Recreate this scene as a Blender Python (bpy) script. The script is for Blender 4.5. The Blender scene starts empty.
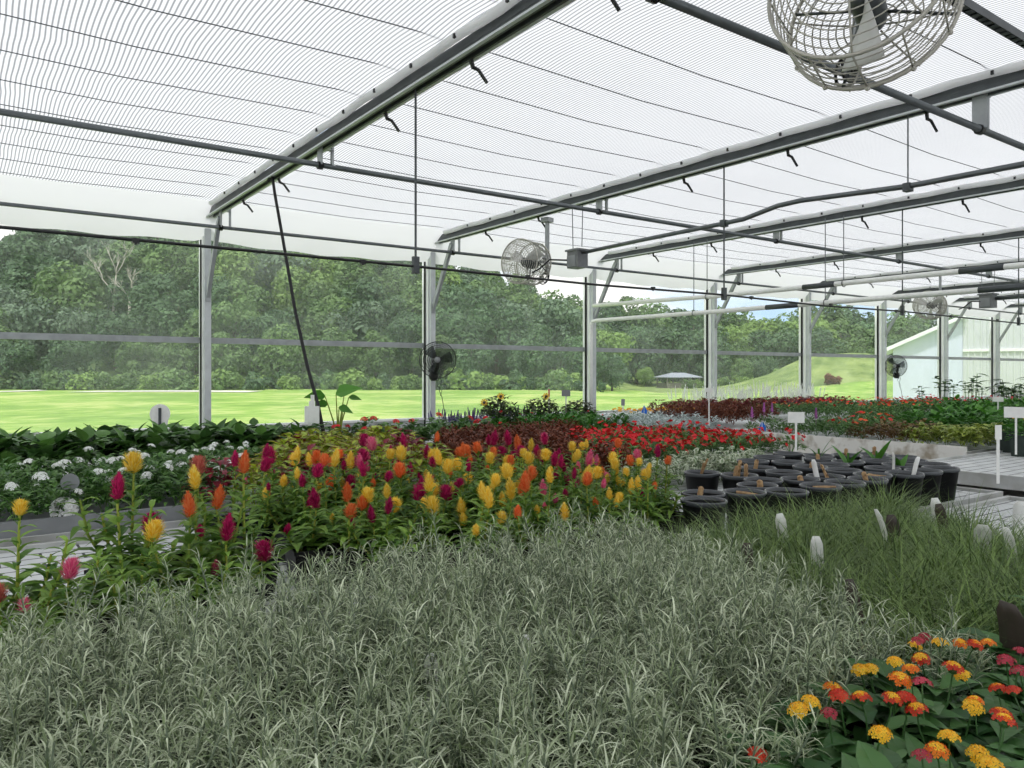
import bpy, math, random
from mathutils import Vector, Matrix

PI = math.pi
R = random.Random(11)
C = bpy.context.scene.collection
sc = bpy.context.scene

# ------------------------------------------------------------------ camera frame
EYE = 1.55
FPX, HY = 764.0, 373.0
CA, SA = math.cos(math.radians(54.17)), math.sin(math.radians(54.17))
O = Vector((0, 0, EYE))


def ray(u, v):
    s = (u - 512) / FPX
    return Vector((CA + s * SA, SA - s * CA, (HY - v) / FPX))


def at_z(u, v, z):
    d = ray(u, v)
    return O + d * ((z - EYE) / d.z)


def at_y(u, v, y):
    d = ray(u, v)
    return O + d * (y / d.y)


def at_x(u, v, x):
    d = ray(u, v)
    return O + d * (x / d.x)


def at_t(u, v, t):
    return O + ray(u, v) * t


def fl(t, l):                      # forward / lateral metres -> x, y
    return (t * CA + l * SA, t * SA - l * CA)


# ------------------------------------------------------------------ mesh builder
class MB:
    def __init__(s):
        s.v, s.f, s.m, s.t, s.e = [], [], [], [], []

    def add(s, vs, fs, mi=0, tint=0.5, edge=None):
        b = len(s.v)
        s.v.extend(vs)
        s.t.extend([tint] * len(vs))
        s.e.extend(edge if edge else [0.0] * len(vs))
        for f in fs:
            s.f.append([b + i for i in f])
            s.m.append(mi)

    def box(s, c, sz, mi=0, rz=0.0):
        x, y, z = sz[0] / 2, sz[1] / 2, sz[2] / 2
        cz, sn = math.cos(rz), math.sin(rz)
        vs = []
        for k in (-1, 1):
            for i, j in ((-1, -1), (1, -1), (1, 1), (-1, 1)):
                a, b = i * x, j * y
                vs.append((c[0] + a * cz - b * sn, c[1] + a * sn + b * cz, c[2] + k * z))
        s.add(vs, [(3, 2, 1, 0), (4, 5, 6, 7), (0, 1, 5, 4), (1, 2, 6, 5), (2, 3, 7, 6), (3, 0, 4, 7)], mi)
        return s

    def bar(s, p0, p1, w, h, mi=0, up=(0, 0, 1)):
        p0, p1 = Vector(p0), Vector(p1)
        d = (p1 - p0).normalized()
        a = d.cross(Vector(up))
        if a.length < 1e-4:
            a = d.cross(Vector((1, 0, 0)))
        a.normalize()
        b = a.cross(d)
        vs = []
        for p in (p0, p1):
            for i, j in ((-1, -1), (1, -1), (1, 1), (-1, 1)):
                vs.append(tuple(p + a * (i * w / 2) + b * (j * h / 2)))
        s.add(vs, [(3, 2, 1, 0), (4, 5, 6, 7), (0, 1, 5, 4), (1, 2, 6, 5), (2, 3, 7, 6), (3, 0, 4, 7)], mi)
        return s

    def tube(s, pts, r, n=8, mi=0, closed=False, caps=True, tint=0.5):
        pts = [Vector(p) for p in pts]
        m = len(pts)
        rr = r if isinstance(r, (list, tuple)) else [r] * m
        ref = None
        vs = []
        for i, p in enumerate(pts):
            if closed:
                d = pts[(i + 1) % m] - pts[i - 1]
            else:
                d = pts[min(i + 1, m - 1)] - pts[max(i - 1, 0)]
            d.normalize()
            if ref is None:
                ref = Vector((0, 0, 1)) if abs(d.z) < 0.9 else Vector((1, 0, 0))
                a = d.cross(ref).normalized()
            else:
                a = (a - d * a.dot(d))
                if a.length < 1e-5:
                    a = d.orthogonal()
                a.normalize()
            b = d.cross(a)
            for k in range(n):
                q = 2 * PI * k / n
                vs.append(tuple(p + (a * math.cos(q) + b * math.sin(q)) * rr[i]))
        fs = []
        for i in range(m if closed else m - 1):
            j = (i + 1) % m
            for k in range(n):
                k2 = (k + 1) % n
                fs.append((i * n + k, i * n + k2, j * n + k2, j * n + k))
        if caps and not closed:
            fs.append(tuple(reversed(range(n))))
            fs.append(tuple((m - 1) * n + k for k in range(n)))
        s.add(vs, fs, mi, tint)
        return s

    def ring(s, c, axis, rad, r, n=28, k=5, mi=0):
        c, ax = Vector(c), Vector(axis).normalized()
        a = ax.orthogonal().normalized()
        b = ax.cross(a)
        return s.tube([c + (a * math.cos(2 * PI * i / n) + b * math.sin(2 * PI * i / n)) * rad for i in range(n)], r, k, mi, closed=True)

    def lathe(s, prof, n=20, mi=0, c=(0, 0, 0), M=None, tint=0.5):
        vs = []
        for (r, z) in prof:
            for k in range(n):
                q = 2 * PI * k / n
                p = Vector((r * math.cos(q), r * math.sin(q), z))
                if M:
                    p = M @ p
                vs.append((p.x + c[0], p.y + c[1], p.z + c[2]))
        fs = []
        for i in range(len(prof) - 1):
            for k in range(n):
                k2 = (k + 1) % n
                fs.append((i * n + k, i * n + k2, (i + 1) * n + k2, (i + 1) * n + k))
        s.add(vs, fs, mi, tint)
        return s

    def ball(s, c, r, n=10, m=6, mi=0, sz=(1, 1, 1), tint=0.5):
        pr = [(max(1e-4, r * math.sin(PI * i / m)), -r * math.cos(PI * i / m)) for i in range(m + 1)]
        M = Matrix.Diagonal(Vector((sz[0], sz[1], sz[2])))
        return s.lathe(pr, n, mi, c, M.to_3x3(), tint)

    def leaf(s, p, d, L, W, droop=0.6, segs=3, tint=0.5, cup=0.25, mi=0, broad=True, belly=0.8, twist=0.0):
        p, d = Vector(p), Vector(d).normalized()
        side = d.cross(Vector((0, 0, 1)))
        if side.length < 1e-3:
            side = Vector((math.cos(tint * 40), math.sin(tint * 40), 0))
        side.normalize()
        if twist:
            side = Matrix.Rotation(twist, 3, d) @ side
        vs, ed = [], []
        q = p.copy()
        step = L / segs
        rot = Matrix.Rotation(-droop / segs, 3, side)
        dd = d.copy()
        for k in range(segs + 1):
            x = k / segs
            w = W * 0.5 * math.sin(PI * min(1.0, 0.06 + 0.94 * x ** belly))
            if k == segs:
                w = W * 0.02
            nrm = side.cross(dd)
            if broad:
                up = nrm * (w * cup)
                vs += [tuple(q - side * w + up), tuple(q), tuple(q + side * w + up)]
                ed += [1.0, 0.12 if k < segs else 1.0, 1.0]
            else:
                vs += [tuple(q - side * w), tuple(q + side * w)]
                ed += [x, x]
            q = q + dd * step
            dd = rot @ dd
        fs = []
        for k in range(segs):
            if broad:
                a, b = 3 * k, 3 * k + 3
                fs += [(a, a + 1, b + 1, b), (a + 1, a + 2, b + 2, b + 1)]
            else:
                a, b = 2 * k, 2 * k + 2
                fs.append((a, a + 1, b + 1, b))
        s.add(vs, fs, mi, tint, ed)
        return s

    def flower(s, c, nrm, r, petals=5, mi=0, tint=0.5, cup=0.25):
        c, n = Vector(c), Vector(nrm).normalized()
        a = n.orthogonal().normalized()
        b = n.cross(a)
        q0 = tint * 20
        vs, fs, ed = [tuple(c)], [], [0.0]
        for k in range(petals):
            for (da, rr) in ((-0.42, 0.62), (-0.24, 0.96), (0.24, 0.96), (0.42, 0.62)):
                q = q0 + 2 * PI * (k + da) / petals
                vs.append(tuple(c + (a * math.cos(q) + b * math.sin(q)) * (r * rr) + n * (cup * r * rr * rr)))
                ed.append(1.0)
            i = 1 + 4 * k
            fs.append((0, i, i + 1, i + 2, i + 3))
        s.add(vs, fs, mi, tint, ed)
        return s

    def mesh(s, name, mats, smooth=False):
        me = bpy.data.meshes.new(name)
        me.from_pydata([tuple(v) for v in s.v], [], s.f)
        for m in (mats if isinstance(mats, (list, tuple)) else [mats]):
            me.materials.append(m)
        me.polygons.foreach_set('material_index', s.m)
        if smooth:
            me.polygons.foreach_set('use_smooth', [True] * len(s.f))
        for nm, arr in (('tint', s.t), ('edge', s.e)):
            at = me.attributes.new(nm, 'FLOAT', 'POINT')
            at.data.foreach_set('value', arr)
        me.update()
        return me

    def obj(s, name, mats, parent=None, smooth=False, loc=(0, 0, 0)):
        return link(name, s.mesh(name, mats, smooth), parent, loc)


def link(name, data, parent=None, loc=(0, 0, 0), rz=0.0, sc_=1.0, rot=None):
    o = bpy.data.objects.new(name, data)
    C.objects.link(o)
    o.location = loc
    o.rotation_euler = rot if rot else (0, 0, rz)
    o.scale = (sc_, sc_, sc_) if not isinstance(sc_, (tuple, list)) else sc_
    if parent:
        o.parent = parent
    return o


def tag(o, label, cat, group=None, kind=None):
    o['label'] = label
    o['category'] = cat
    if group:
        o['group'] = group
    if kind:
        o['kind'] = kind
    return o


def thing(name, label, cat, loc=(0, 0, 0), rz=0.0, group=None):
    return tag(link(name, None, None, loc, rz), label, cat, group)


def struct(o):
    o['kind'] = 'structure'
    return o


# ------------------------------------------------------------------ materials
def lin(h):
    if isinstance(h, str):
        h = h.lstrip('#')
        c = [int(h[i:i + 2], 16) / 255 for i in (0, 2, 4)]
    else:
        c = list(h)
    return tuple([x / 12.92 if x <= 0.04045 else ((x + 0.055) / 1.055) ** 2.4 for x in c] + [1.0])


def nt(name):
    m = bpy.data.materials.new(name)
    m.use_nodes = True
    t = m.node_tree
    t.nodes.clear()
    return m, t, t.nodes, t.links


def plain(name, col, rough=0.6, metal=0.0, noise=0.0, nscale=20.0, col2=None, spec=0.5):
    m, t, N, L = nt(name)
    out = N.new('ShaderNodeOutputMaterial')
    b = N.new('ShaderNodeBsdfPrincipled')
    b.inputs['Base Color'].default_value = lin(col)
    b.inputs['Roughness'].default_value = rough
    b.inputs['Metallic'].default_value = metal
    b.inputs['Specular IOR Level'].default_value = spec
    L.new(b.outputs[0], out.inputs[0])
    if noise or col2:
        tc = N.new('ShaderNodeTexCoord')
        n = N.new('ShaderNodeTexNoise')
        n.inputs['Scale'].default_value = nscale
        n.inputs['Detail'].default_value = 5
        L.new(tc.outputs['Object'], n.inputs['Vector'])
        mx = N.new('ShaderNodeMix')
        mx.data_type = 'RGBA'
        mx.inputs['A'].default_value = lin(col)
        c2 = lin(col2) if col2 else tuple([x * (1 - noise) for x in lin(col)[:3]] + [1])
        mx.inputs['B'].default_value = c2
        rp = N.new('ShaderNodeValToRGB')
        rp.color_ramp.elements[0].position = 0.35
        rp.color_ramp.elements[1].position = 0.65
        L.new(n.outputs['Fac'], rp.inputs['Fac'])
        L.new(rp.outputs['Color'], mx.inputs['Factor'])
        L.new(mx.outputs['Result'], b.inputs['Base Color'])
    return m


def foliage(name, a, b, transl=0.25, rough=0.5, edgecol=None, edge0=0.4, edge1=0.9, var=0.25, spec=0.35, glow=None):
    """Leaf / petal: colour between a and b by a per-leaf value, small change from plant to plant, some light through."""
    m, t, N, L = nt(name)
    out = N.new('ShaderNodeOutputMaterial')
    pb = N.new('ShaderNodeBsdfPrincipled')
    pb.inputs['Roughness'].default_value = rough
    pb.inputs['Specular IOR Level'].default_value = spec
    at = N.new('ShaderNodeAttribute')
    at.attribute_name = 'tint'
    mx = N.new('ShaderNodeMix')
    mx.data_type = 'RGBA'
    mx.inputs['A'].default_value = lin(a)
    mx.inputs['B'].default_value = lin(b)
    L.new(at.outputs['Fac'], mx.inputs['Factor'])
    col = mx.outputs['Result']
    if edgecol:
        ae = N.new('ShaderNodeAttribute')
        ae.attribute_name = 'edge'
        mr = N.new('ShaderNodeMapRange')
        mr.inputs['From Min'].default_value = edge0
        mr.inputs['From Max'].default_value = edge1
        L.new(ae.outputs['Fac'], mr.inputs['Value'])
        m2 = N.new('ShaderNodeMix')
        m2.data_type = 'RGBA'
        L.new(mr.outputs['Result'], m2.inputs['Factor'])
        L.new(col, m2.inputs['A'])
        m2.inputs['B'].default_value = lin(edgecol)
        col = m2.outputs['Result']
    oi = N.new('ShaderNodeObjectInfo')
    mr2 = N.new('ShaderNodeMapRange')
    mr2.inputs['To Min'].default_value = 1 - var
    mr2.inputs['To Max'].default_value = 1 + var
    L.new(oi.outputs['Random'], mr2.inputs['Value'])
    hs = N.new('ShaderNodeHueSaturation')
    L.new(mr2.outputs['Result'], hs.inputs['Value'])
    L.new(col, hs.inputs['Color'])
    L.new(hs.outputs['Color'], pb.inputs['Base Color'])
    tr = N.new('ShaderNodeBsdfTranslucent')
    L.new(hs.outputs['Color'], tr.inputs['Color'])
    ms = N.new('ShaderNodeMixShader')
    ms.inputs[0].default_value = transl
    L.new(pb.outputs[0], ms.inputs[1])
    L.new(tr.outputs[0], ms.inputs[2])
    L.new(ms.outputs[0], out.inputs[0])
    return m


M_galv = plain('galvanized_steel', '#a9adaf', 0.5, 0.2, 0.2, 9)
M_post = plain('bright_galvanized', '#cdd1d3', 0.45, 0.1, 0.12, 9)
M_dark = plain('dark_steel', '#565a5c', 0.5, 0.5, 0.2, 8)
M_pipe = plain('pipe_steel', '#6b7072', 0.4, 0.6, 0.15, 12)
M_alu = plain('white_aluminium', '#f8f9f9', 0.4, 0.0, 0.06, 6)
M_black = plain('black_plastic', '#141516', 0.42, 0, 0.2, 30)
M_rubber = plain('black_rubber', '#0d0d0e', 0.7)
M_white = plain('white_plastic', '#f4f4f0', 0.5, 0, 0.08, 25)
M_greyp = plain('grey_plastic', '#8d9092', 0.55, 0, 0.15, 10)
M_wire = plain('cream_wire', '#b5b2a8', 0.45, 0.2)
M_fanblade = plain('aluminium_blade', '#d8d8d4', 0.45, 0.1)
def smoky_material():
    m, t, N, L = nt('smoky_blade')
    out = N.new('ShaderNodeOutputMaterial')
    p = N.new('ShaderNodeBsdfPrincipled')
    p.inputs['Base Color'].default_value = lin('#2a2c2e')
    p.inputs['Roughness'].default_value = 0.3
    tp = N.new('ShaderNodeBsdfTransparent')
    tp.inputs['Color'].default_value = lin('#d0d3d3')
    mx = N.new('ShaderNodeMixShader')
    mx.inputs[0].default_value = 0.15
    L.new(tp.outputs[0], mx.inputs[1])
    L.new(p.outputs[0], mx.inputs[2])
    L.new(mx.outputs[0], out.inputs[0])
    return m


M_smoky = smoky_material()
M_boxgrey = plain('junction_grey', '#77797b', 0.5, 0.2, 0.15, 18)
M_screenw = plain('strap_fabric', '#d4d2c6', 0.85, 0, 0.15, 12)
M_soil = plain('potting_soil', '#2b211b', 0.95, 0, 0, 70, '#4b3b30')
M_bark = plain('dry_stem', '#8a6a48', 0.8, 0, 0, 60, '#b3946a')
M_bark2 = plain('dark_bark', '#4c4238', 0.9, 0, 0, 8, '#665a4c')
M_pale = plain('dead_wood', '#aaa698', 0.9)
M_blue = plain('blue_tag', '#1670d8', 0.45)
M_pinktag = plain('pink_tag', '#cf6f6a', 0.5)
M_tagback = plain('brown_tag', '#4a403a', 0.5, 0, 0.2, 40)
M_conc = plain('concrete', '#7d7c78', 0.85, 0, 0, 3, '#97958f')
M_knee = plain('kneewall', '#b9bcbc', 0.6)
M_pot = plain('nursery_pot', '#0d0e10', 0.5, 0, 0.15, 20, spec=0.3)
M_rim = plain('pot_rim_highlight', '#45484b', 0.22)  # black plastic too; light caught along the rim is put into this grey
M_greenpot = plain('green_pot', '#22302a', 0.45)
M_whitebldg = plain('barn_white', '#d2d8ea', 0.6)
M_roofgrey = plain('roof_grey', '#8b9098', 0.6)
M_wood = plain('weathered_wood', '#6d6860', 0.85, 0, 0, 4, '#8a847a')
M_gravel = plain('path_gravel', '#d6d2c8', 0.9)

F_silver = foliage('silver_leaf', '#6a7d50', '#dde5c8', 0.16, 0.45, var=0.12)
F_silver_stem = plain('silver_stem', '#6f7d66', 0.7)
F_grass = foliage('fine_grass', '#3a532a', '#859e58', 0.22, 0.5, var=0.18)
F_lant = foliage('lantana_leaf', '#2b5028', '#547c42', 0.12, 0.42, var=0.15)
F_celo = foliage('celosia_leaf', '#4a702c', '#8db04e', 0.35, 0.5, var=0.18)
F_celo_stem = foliage('celosia_stem', '#7d9a3c', '#a8a94a', 0.1, 0.6)
F_yel = foliage('plume_yellow', '#f6d038', '#fdee86', 0.35, 0.7, var=0.08)
F_ora = foliage('plume_orange', '#ee7036', '#faa566', 0.35, 0.7, var=0.1)
F_mag = foliage('plume_magenta', '#a0124e', '#d8347c', 0.35, 0.7, var=0.15)
F_pin = foliage('plume_pink', '#e0508a', '#f498b4', 0.35, 0.7, var=0.1)
F_salm = foliage('plume_salmon', '#c05a52', '#d98c7a', 0.2, 0.7, var=0.1)
F_bed = foliage('bedding_green', '#355c2a', '#6a9248', 0.22, 0.5, var=0.2)
F_rich = foliage('rich_green', '#2c601f', '#5c9438', 0.25, 0.45, var=0.15)
F_darkleaf = foliage('dark_vine_leaf', '#2a4a26', '#628c42', 0.2, 0.45, var=0.2)
F_lime = foliage('lime_coleus', '#86a22a', '#c0d048', 0.3, 0.5, '#6a1a26', 0.55, 1.0, var=0.12)
F_brown = foliage('brown_coleus', '#4c2418', '#84492f', 0.18, 0.55, var=0.2)
F_burg = foliage('burgundy_coleus', '#541624', '#8c2434', 0.2, 0.5, var=0.15)
F_varieg = foliage('variegated_leaf', '#5f7a52', '#86996f', 0.2, 0.5, '#dde2cc', 0.35, 0.9, var=0.1)
F_dusty = foliage('dusty_leaf', '#aebab8', '#d5dddb', 0.15, 0.8, var=0.1)
F_croton = foliage('croton_leaf', '#556f2a', '#95a53f', 0.2, 0.45, '#c9cf7a', 0.6, 1.1, var=0.15)
F_croton2 = foliage('croton_brown', '#5a4a28', '#8a7a3e', 0.2, 0.45, '#74392c', 0.5, 1.0, var=0.15)
F_olive = foliage('olive_leaf', '#333a26', '#56603d', 0.15, 0.5, var=0.15)
P_white = foliage('white_petal', '#eef0ea', '#ffffff', 0.25, 0.6, var=0.04)
P_red = foliage('red_petal', '#cf1420', '#ee3038', 0.25, 0.5, var=0.1)
P_orange = foliage('orange_petal', '#e0401c', '#f26a34', 0.25, 0.5, var=0.1)
P_purple = foliage('purple_petal', '#55407e', '#7f69a8', 0.2, 0.6, var=0.15)
P_pinkf = foliage('pink_petal', '#c473c4', '#dc9ad8', 0.2, 0.6, var=0.1)
P_yel = foliage('yellow_petal', '#f5a914', '#ffd23a', 0.2, 0.5, var=0.05)
P_lor = foliage('lantana_orange', '#ee6a14', '#f7912a', 0.2, 0.5, var=0.05)
P_lred = foliage('lantana_red', '#c42418', '#dc4a2c', 0.2, 0.5, var=0.08)
P_lpk = foliage('lantana_rose', '#a8283a', '#c4485a', 0.2, 0.5, var=0.08)
T_leafA = foliage('tree_leaf_mid', '#4d6a3c', '#7a965a', 0.3, 0.6, var=0.16)
T_leafB = foliage('tree_leaf_dark', '#3c573b', '#607d54', 0.28, 0.6, var=0.16)
T_leafC = foliage('tree_leaf_light', '#67863f', '#8fab5e', 0.3, 0.6, var=0.14)
T_leafD = foliage('tree_leaf_grey', '#546b52', '#7c9274', 0.3, 0.6, var=0.14)


def bench_top_material():
    m, t, N, L = nt('bench_slats')
    out = N.new('ShaderNodeOutputMaterial')
    b = N.new('ShaderNodeBsdfPrincipled')
    b.inputs['Roughness'].default_value = 0.55
    tc = N.new('ShaderNodeTexCoord')
    br = N.new('ShaderNodeTexBrick')
    br.inputs['Scale'].default_value = 1.0
    br.inputs['Brick Width'].default_value = 0.30
    br.inputs['Row Height'].default_value = 0.10
    br.inputs['Mortar Size'].default_value = 0.006
    br.inputs['Color1'].default_value = lin('#cfd1cf')
    br.inputs['Color2'].default_value = lin('#bfc2c2')
    br.inputs['Mortar'].default_value = lin('#222426')
    L.new(tc.outputs['Object'], br.inputs['Vector'])
    L.new(br.outputs['Color'], b.inputs['Base Color'])
    L.new(b.outputs[0], out.inputs[0])
    return m


M_bench = bench_top_material()
M_benchrail = plain('bench_rail', '#c6c8c7', 0.5, 0.1, 0, 5, '#a3a39d')


def board_material():
    m, t, N, L = nt('stained_white_board')
    out = N.new('ShaderNodeOutputMaterial')
    b = N.new('ShaderNodeBsdfPrincipled')
    b.inputs['Roughness'].default_value = 0.7
    tc = N.new('ShaderNodeTexCoord')
    n = N.new('ShaderNodeTexNoise')
    n.inputs['Scale'].default_value = 6
    n.inputs['Detail'].default_value = 6
    L.new(tc.outputs['Object'], n.inputs['Vector'])
    rp = N.new('ShaderNodeValToRGB')
    rp.color_ramp.elements[0].position = 0.32
    rp.color_ramp.elements[0].color = lin('#a59a88')
    rp.color_ramp.elements[1].position = 0.5
    rp.color_ramp.elements[1].color = lin('#e8e6e0')
    L.new(n.outputs['Fac'], rp.inputs['Fac'])
    L.new(rp.outputs['Color'], b.inputs['Base Color'])
    L.new(b.outputs[0], out.inputs[0])
    return m


M_board = board_material()


def screen_material():
    m, t, N, L = nt('shade_screen')
    out = N.new('ShaderNodeOutputMaterial')
    tc = N.new('ShaderNodeTexCoord')
    mp = N.new('ShaderNodeMapping')
    L.new(tc.outputs['Object'], mp.inputs['Vector'])
    nz = N.new('ShaderNodeTexNoise')
    nz.inputs['Scale'].default_value = 0.9
    nz.inputs['Detail'].default_value = 2
    L.new(mp.outputs[0], nz.inputs['Vector'])
    sx = N.new('ShaderNodeSeparateXYZ')
    L.new(mp.outputs[0], sx.inputs[0])
    ma = N.new('ShaderNodeMath')
    ma.operation = 'MULTIPLY_ADD'
    ma.inputs[1].default_value = 0.07
    L.new(nz.outputs['Fac'], ma.inputs[0])
    L.new(sx.outputs['X'], ma.inputs[2])
    mu = N.new('ShaderNodeMath')
    mu.operation = 'MULTIPLY'
    mu.inputs[1].default_value = 2 * PI / 0.033
    L.new(ma.outputs[0], mu.inputs[0])
    si = N.new('ShaderNodeMath')
    si.operation = 'SINE'
    L.new(mu.outputs[0], si.inputs[0])
    rp = N.new('ShaderNodeMapRange')
    rp.inputs['From Min'].default_value = 0.1
    rp.inputs['From Max'].default_value = 0.9
    L.new(si.outputs[0], rp.inputs['Value'])
    n2 = N.new('ShaderNodeTexNoise')
    n2.inputs['Scale'].default_value = 0.6
    n2.inputs['Detail'].default_value = 4
    L.new(mp.outputs[0], n2.inputs['Vector'])
    cr = N.new('ShaderNodeMix')
    cr.data_type = 'RGBA'
    cr.inputs['A'].default_value = lin('#ebebee')
    cr.inputs['B'].default_value = lin('#999b9d')
    L.new(rp.outputs['Result'], cr.inputs['Factor'])
    m2 = N.new('ShaderNodeMix')
    m2.data_type = 'RGBA'
    m2.blend_type = 'MULTIPLY'
    m2.inputs['Factor'].default_value = 0.12
    L.new(cr.outputs['Result'], m2.inputs['A'])
    L.new(n2.outputs['Fac'], m2.inputs['B'])
    tr = N.new('ShaderNodeBsdfTranslucent')
    L.new(m2.outputs['Result'], tr.inputs['Color'])
    df = N.new('ShaderNodeBsdfDiffuse')
    L.new(m2.outputs['Result'], df.inputs['Color'])
    mx = N.new('ShaderNodeMixShader')
    mx.inputs[0].default_value = 0.60
    L.new(df.outputs[0], mx.inputs[1])
    L.new(tr.outputs[0], mx.inputs[2])
    L.new(mx.outputs[0], out.inputs[0])
    return m


M_screen = screen_material()


def drape_material(name='white_drape', k=0.45):
    m, t, N, L = nt(name)
    out = N.new('ShaderNodeOutputMaterial')
    tr = N.new('ShaderNodeBsdfTranslucent')
    tr.inputs['Color'].default_value = lin('#f4f4f4')
    df = N.new('ShaderNodeBsdfDiffuse')
    df.inputs['Color'].default_value = lin('#eeeeee')
    mx = N.new('ShaderNodeMixShader')
    mx.inputs[0].default_value = k
    L.new(df.outputs[0], mx.inputs[1])
    L.new(tr.outputs[0], mx.inputs[2])
    L.new(mx.outputs[0], out.inputs[0])
    return m


M_drape = drape_material()
M_sidewall = drape_material('side_polycarbonate', 0.85)


def pane_material():
    m, t, N, L = nt('clear_pane')
    out = N.new('ShaderNodeOutputMaterial')
    tp = N.new('ShaderNodeBsdfTransparent')
    df = N.new('ShaderNodeBsdfDiffuse')
    df.inputs['Color'].default_value = lin('#dfe6e4')
    tl = N.new('ShaderNodeBsdfTranslucent')
    tl.inputs['Color'].default_value = lin('#dfe6e4')
    gl = N.new('ShaderNodeBsdfGlossy')
    gl.inputs['Roughness'].default_value = 0.04
    hz = N.new('ShaderNodeMixShader')
    hz.inputs[0].default_value = 0.6
    L.new(df.outputs[0], hz.inputs[1])
    L.new(tl.outputs[0], hz.inputs[2])
    tc = N.new('ShaderNodeTexCoord')
    nz = N.new('ShaderNodeTexNoise')
    nz.inputs['Scale'].default_value = 0.7
    nz.inputs['Detail'].default_value = 5
    L.new(tc.outputs['Object'], nz.inputs['Vector'])
    mr = N.new('ShaderNodeMapRange')
    mr.inputs['From Min'].default_value = 0.3
    mr.inputs['From Max'].default_value = 0.7
    mr.inputs['To Min'].default_value = 0.02
    mr.inputs['To Max'].default_value = 0.11
    L.new(nz.outputs['Fac'], mr.inputs['Value'])
    m1 = N.new('ShaderNodeMixShader')
    L.new(mr.outputs['Result'], m1.inputs[0])
    L.new(tp.outputs[0], m1.inputs[1])
    L.new(hz.outputs[0], m1.inputs[2])
    lw0 = N.new('ShaderNodeLayerWeight')
    lw1 = N.new('ShaderNodeMath')
    lw1.operation = 'POWER'
    lw1.inputs[1].default_value = 4.0
    L.new(lw0.outputs['Facing'], lw1.inputs[0])
    lw = N.new('ShaderNodeMath')
    lw.operation = 'MULTIPLY_ADD'
    lw.inputs[1].default_value = 0.22
    lw.inputs[2].default_value = 0.012
    L.new(lw1.outputs[0], lw.inputs[0])
    m2 = N.new('ShaderNodeMixShader')
    L.new(lw.outputs[0], m2.inputs[0])
    L.new(m1.outputs[0], m2.inputs[1])
    L.new(gl.outputs[0], m2.inputs[2])
    L.new(m2.outputs[0], out.inputs[0])
    return m


M_pane = pane_material()


def ground_material():
    m, t, N, L = nt('meadow')
    out = N.new('ShaderNodeOutputMaterial')
    b = N.new('ShaderNodeBsdfPrincipled')
    b.inputs['Roughness'].default_value = 0.9
    b.inputs['Specular IOR Level'].default_value = 0.1
    tc = N.new('ShaderNodeTexCoord')
    n1 = N.new('ShaderNodeTexNoise')
    n1.inputs['Scale'].default_value = 0.12
    n1.inputs['Detail'].default_value = 8
    n2 = N.new('ShaderNodeTexNoise')
    n2.inputs['Scale'].default_value = 0.8
    n2.inputs['Detail'].default_value = 9
    L.new(tc.outputs['Object'], n1.inputs['Vector'])
    L.new(tc.outputs['Object'], n2.inputs['Vector'])
    ad = N.new('ShaderNodeMath')
    ad.operation = 'MULTIPLY_ADD'
    ad.inputs[1].default_value = 0.75
    L.new(n2.outputs['Fac'], ad.inputs[0])
    L.new(n1.outputs['Fac'], ad.inputs[2])
    rp = N.new('ShaderNodeValToRGB')
    e = rp.color_ramp.elements
    e[0].position = 0.70
    e[0].color = lin('#6f9143')
    e[1].position = 1.0
    e[1].color = lin('#a6b56c')
    x = e.new(0.87)
    x.color = lin('#87a651')
    L.new(ad.outputs[0], rp.inputs['Fac'])
    L.new(rp.outputs['Color'], b.inputs['Base Color'])
    L.new(b.outputs[0], out.inputs[0])
    return m


M_ground = ground_material()
M_rough = plain('rough_meadow', '#5f7442', 0.95, 0, 0, 0.5, '#8c9c60', 0.1)
M_hill = plain('hill_floor', '#46583a', 0.95, 0, 0, 0.2, '#5c7048', 0.1)


def siding_material():
    m, t, N, L = nt('ribbed_siding')
    out = N.new('ShaderNodeOutputMaterial')
    b = N.new('ShaderNodeBsdfPrincipled')
    b.inputs['Base Color'].default_value = lin('#cfd2d4')
    b.inputs['Roughness'].default_value = 0.5
    L.new(b.outputs[0], out.inputs[0])
    return m


M_siding = siding_material()

# ------------------------------------------------------------------ the greenhouse shell
D = 11.55                                    # distance to the glazed wall
POST_X = [2.84 + 3.66 * k for k in range(-2, 10)]
X0, X1, Y0 = -7.0, 40.0, -7.0
CEIL = 3.90

fl_ = MB().box(((X0 + X1) / 2, (Y0 + D) / 2, -0.05), (X1 - X0, D - Y0, 0.1)).obj('floor', M_conc)
struct(fl_)
w = MB().box(((X0 + X1) / 2, D, 0.375), (X1 - X0, 0.08, 0.75)).obj('wall_back', M_knee)
struct(w)
w = MB().box(((X0 + X1) / 2, Y0, 2.0), (X1 - X0, 0.06, 4.0)).obj('wall_front', M_sidewall)
struct(w)
w = MB().box((X1, (Y0 + D) / 2, 2.0), (0.06, D - Y0, 4.0)).obj('wall_right', M_sidewall)
struct(w)
w = MB().box((X0, (Y0 + D) / 2, 2.0), (0.06, D - Y0, 4.0)).obj('wall_left', M_sidewall)
struct(w)

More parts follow.
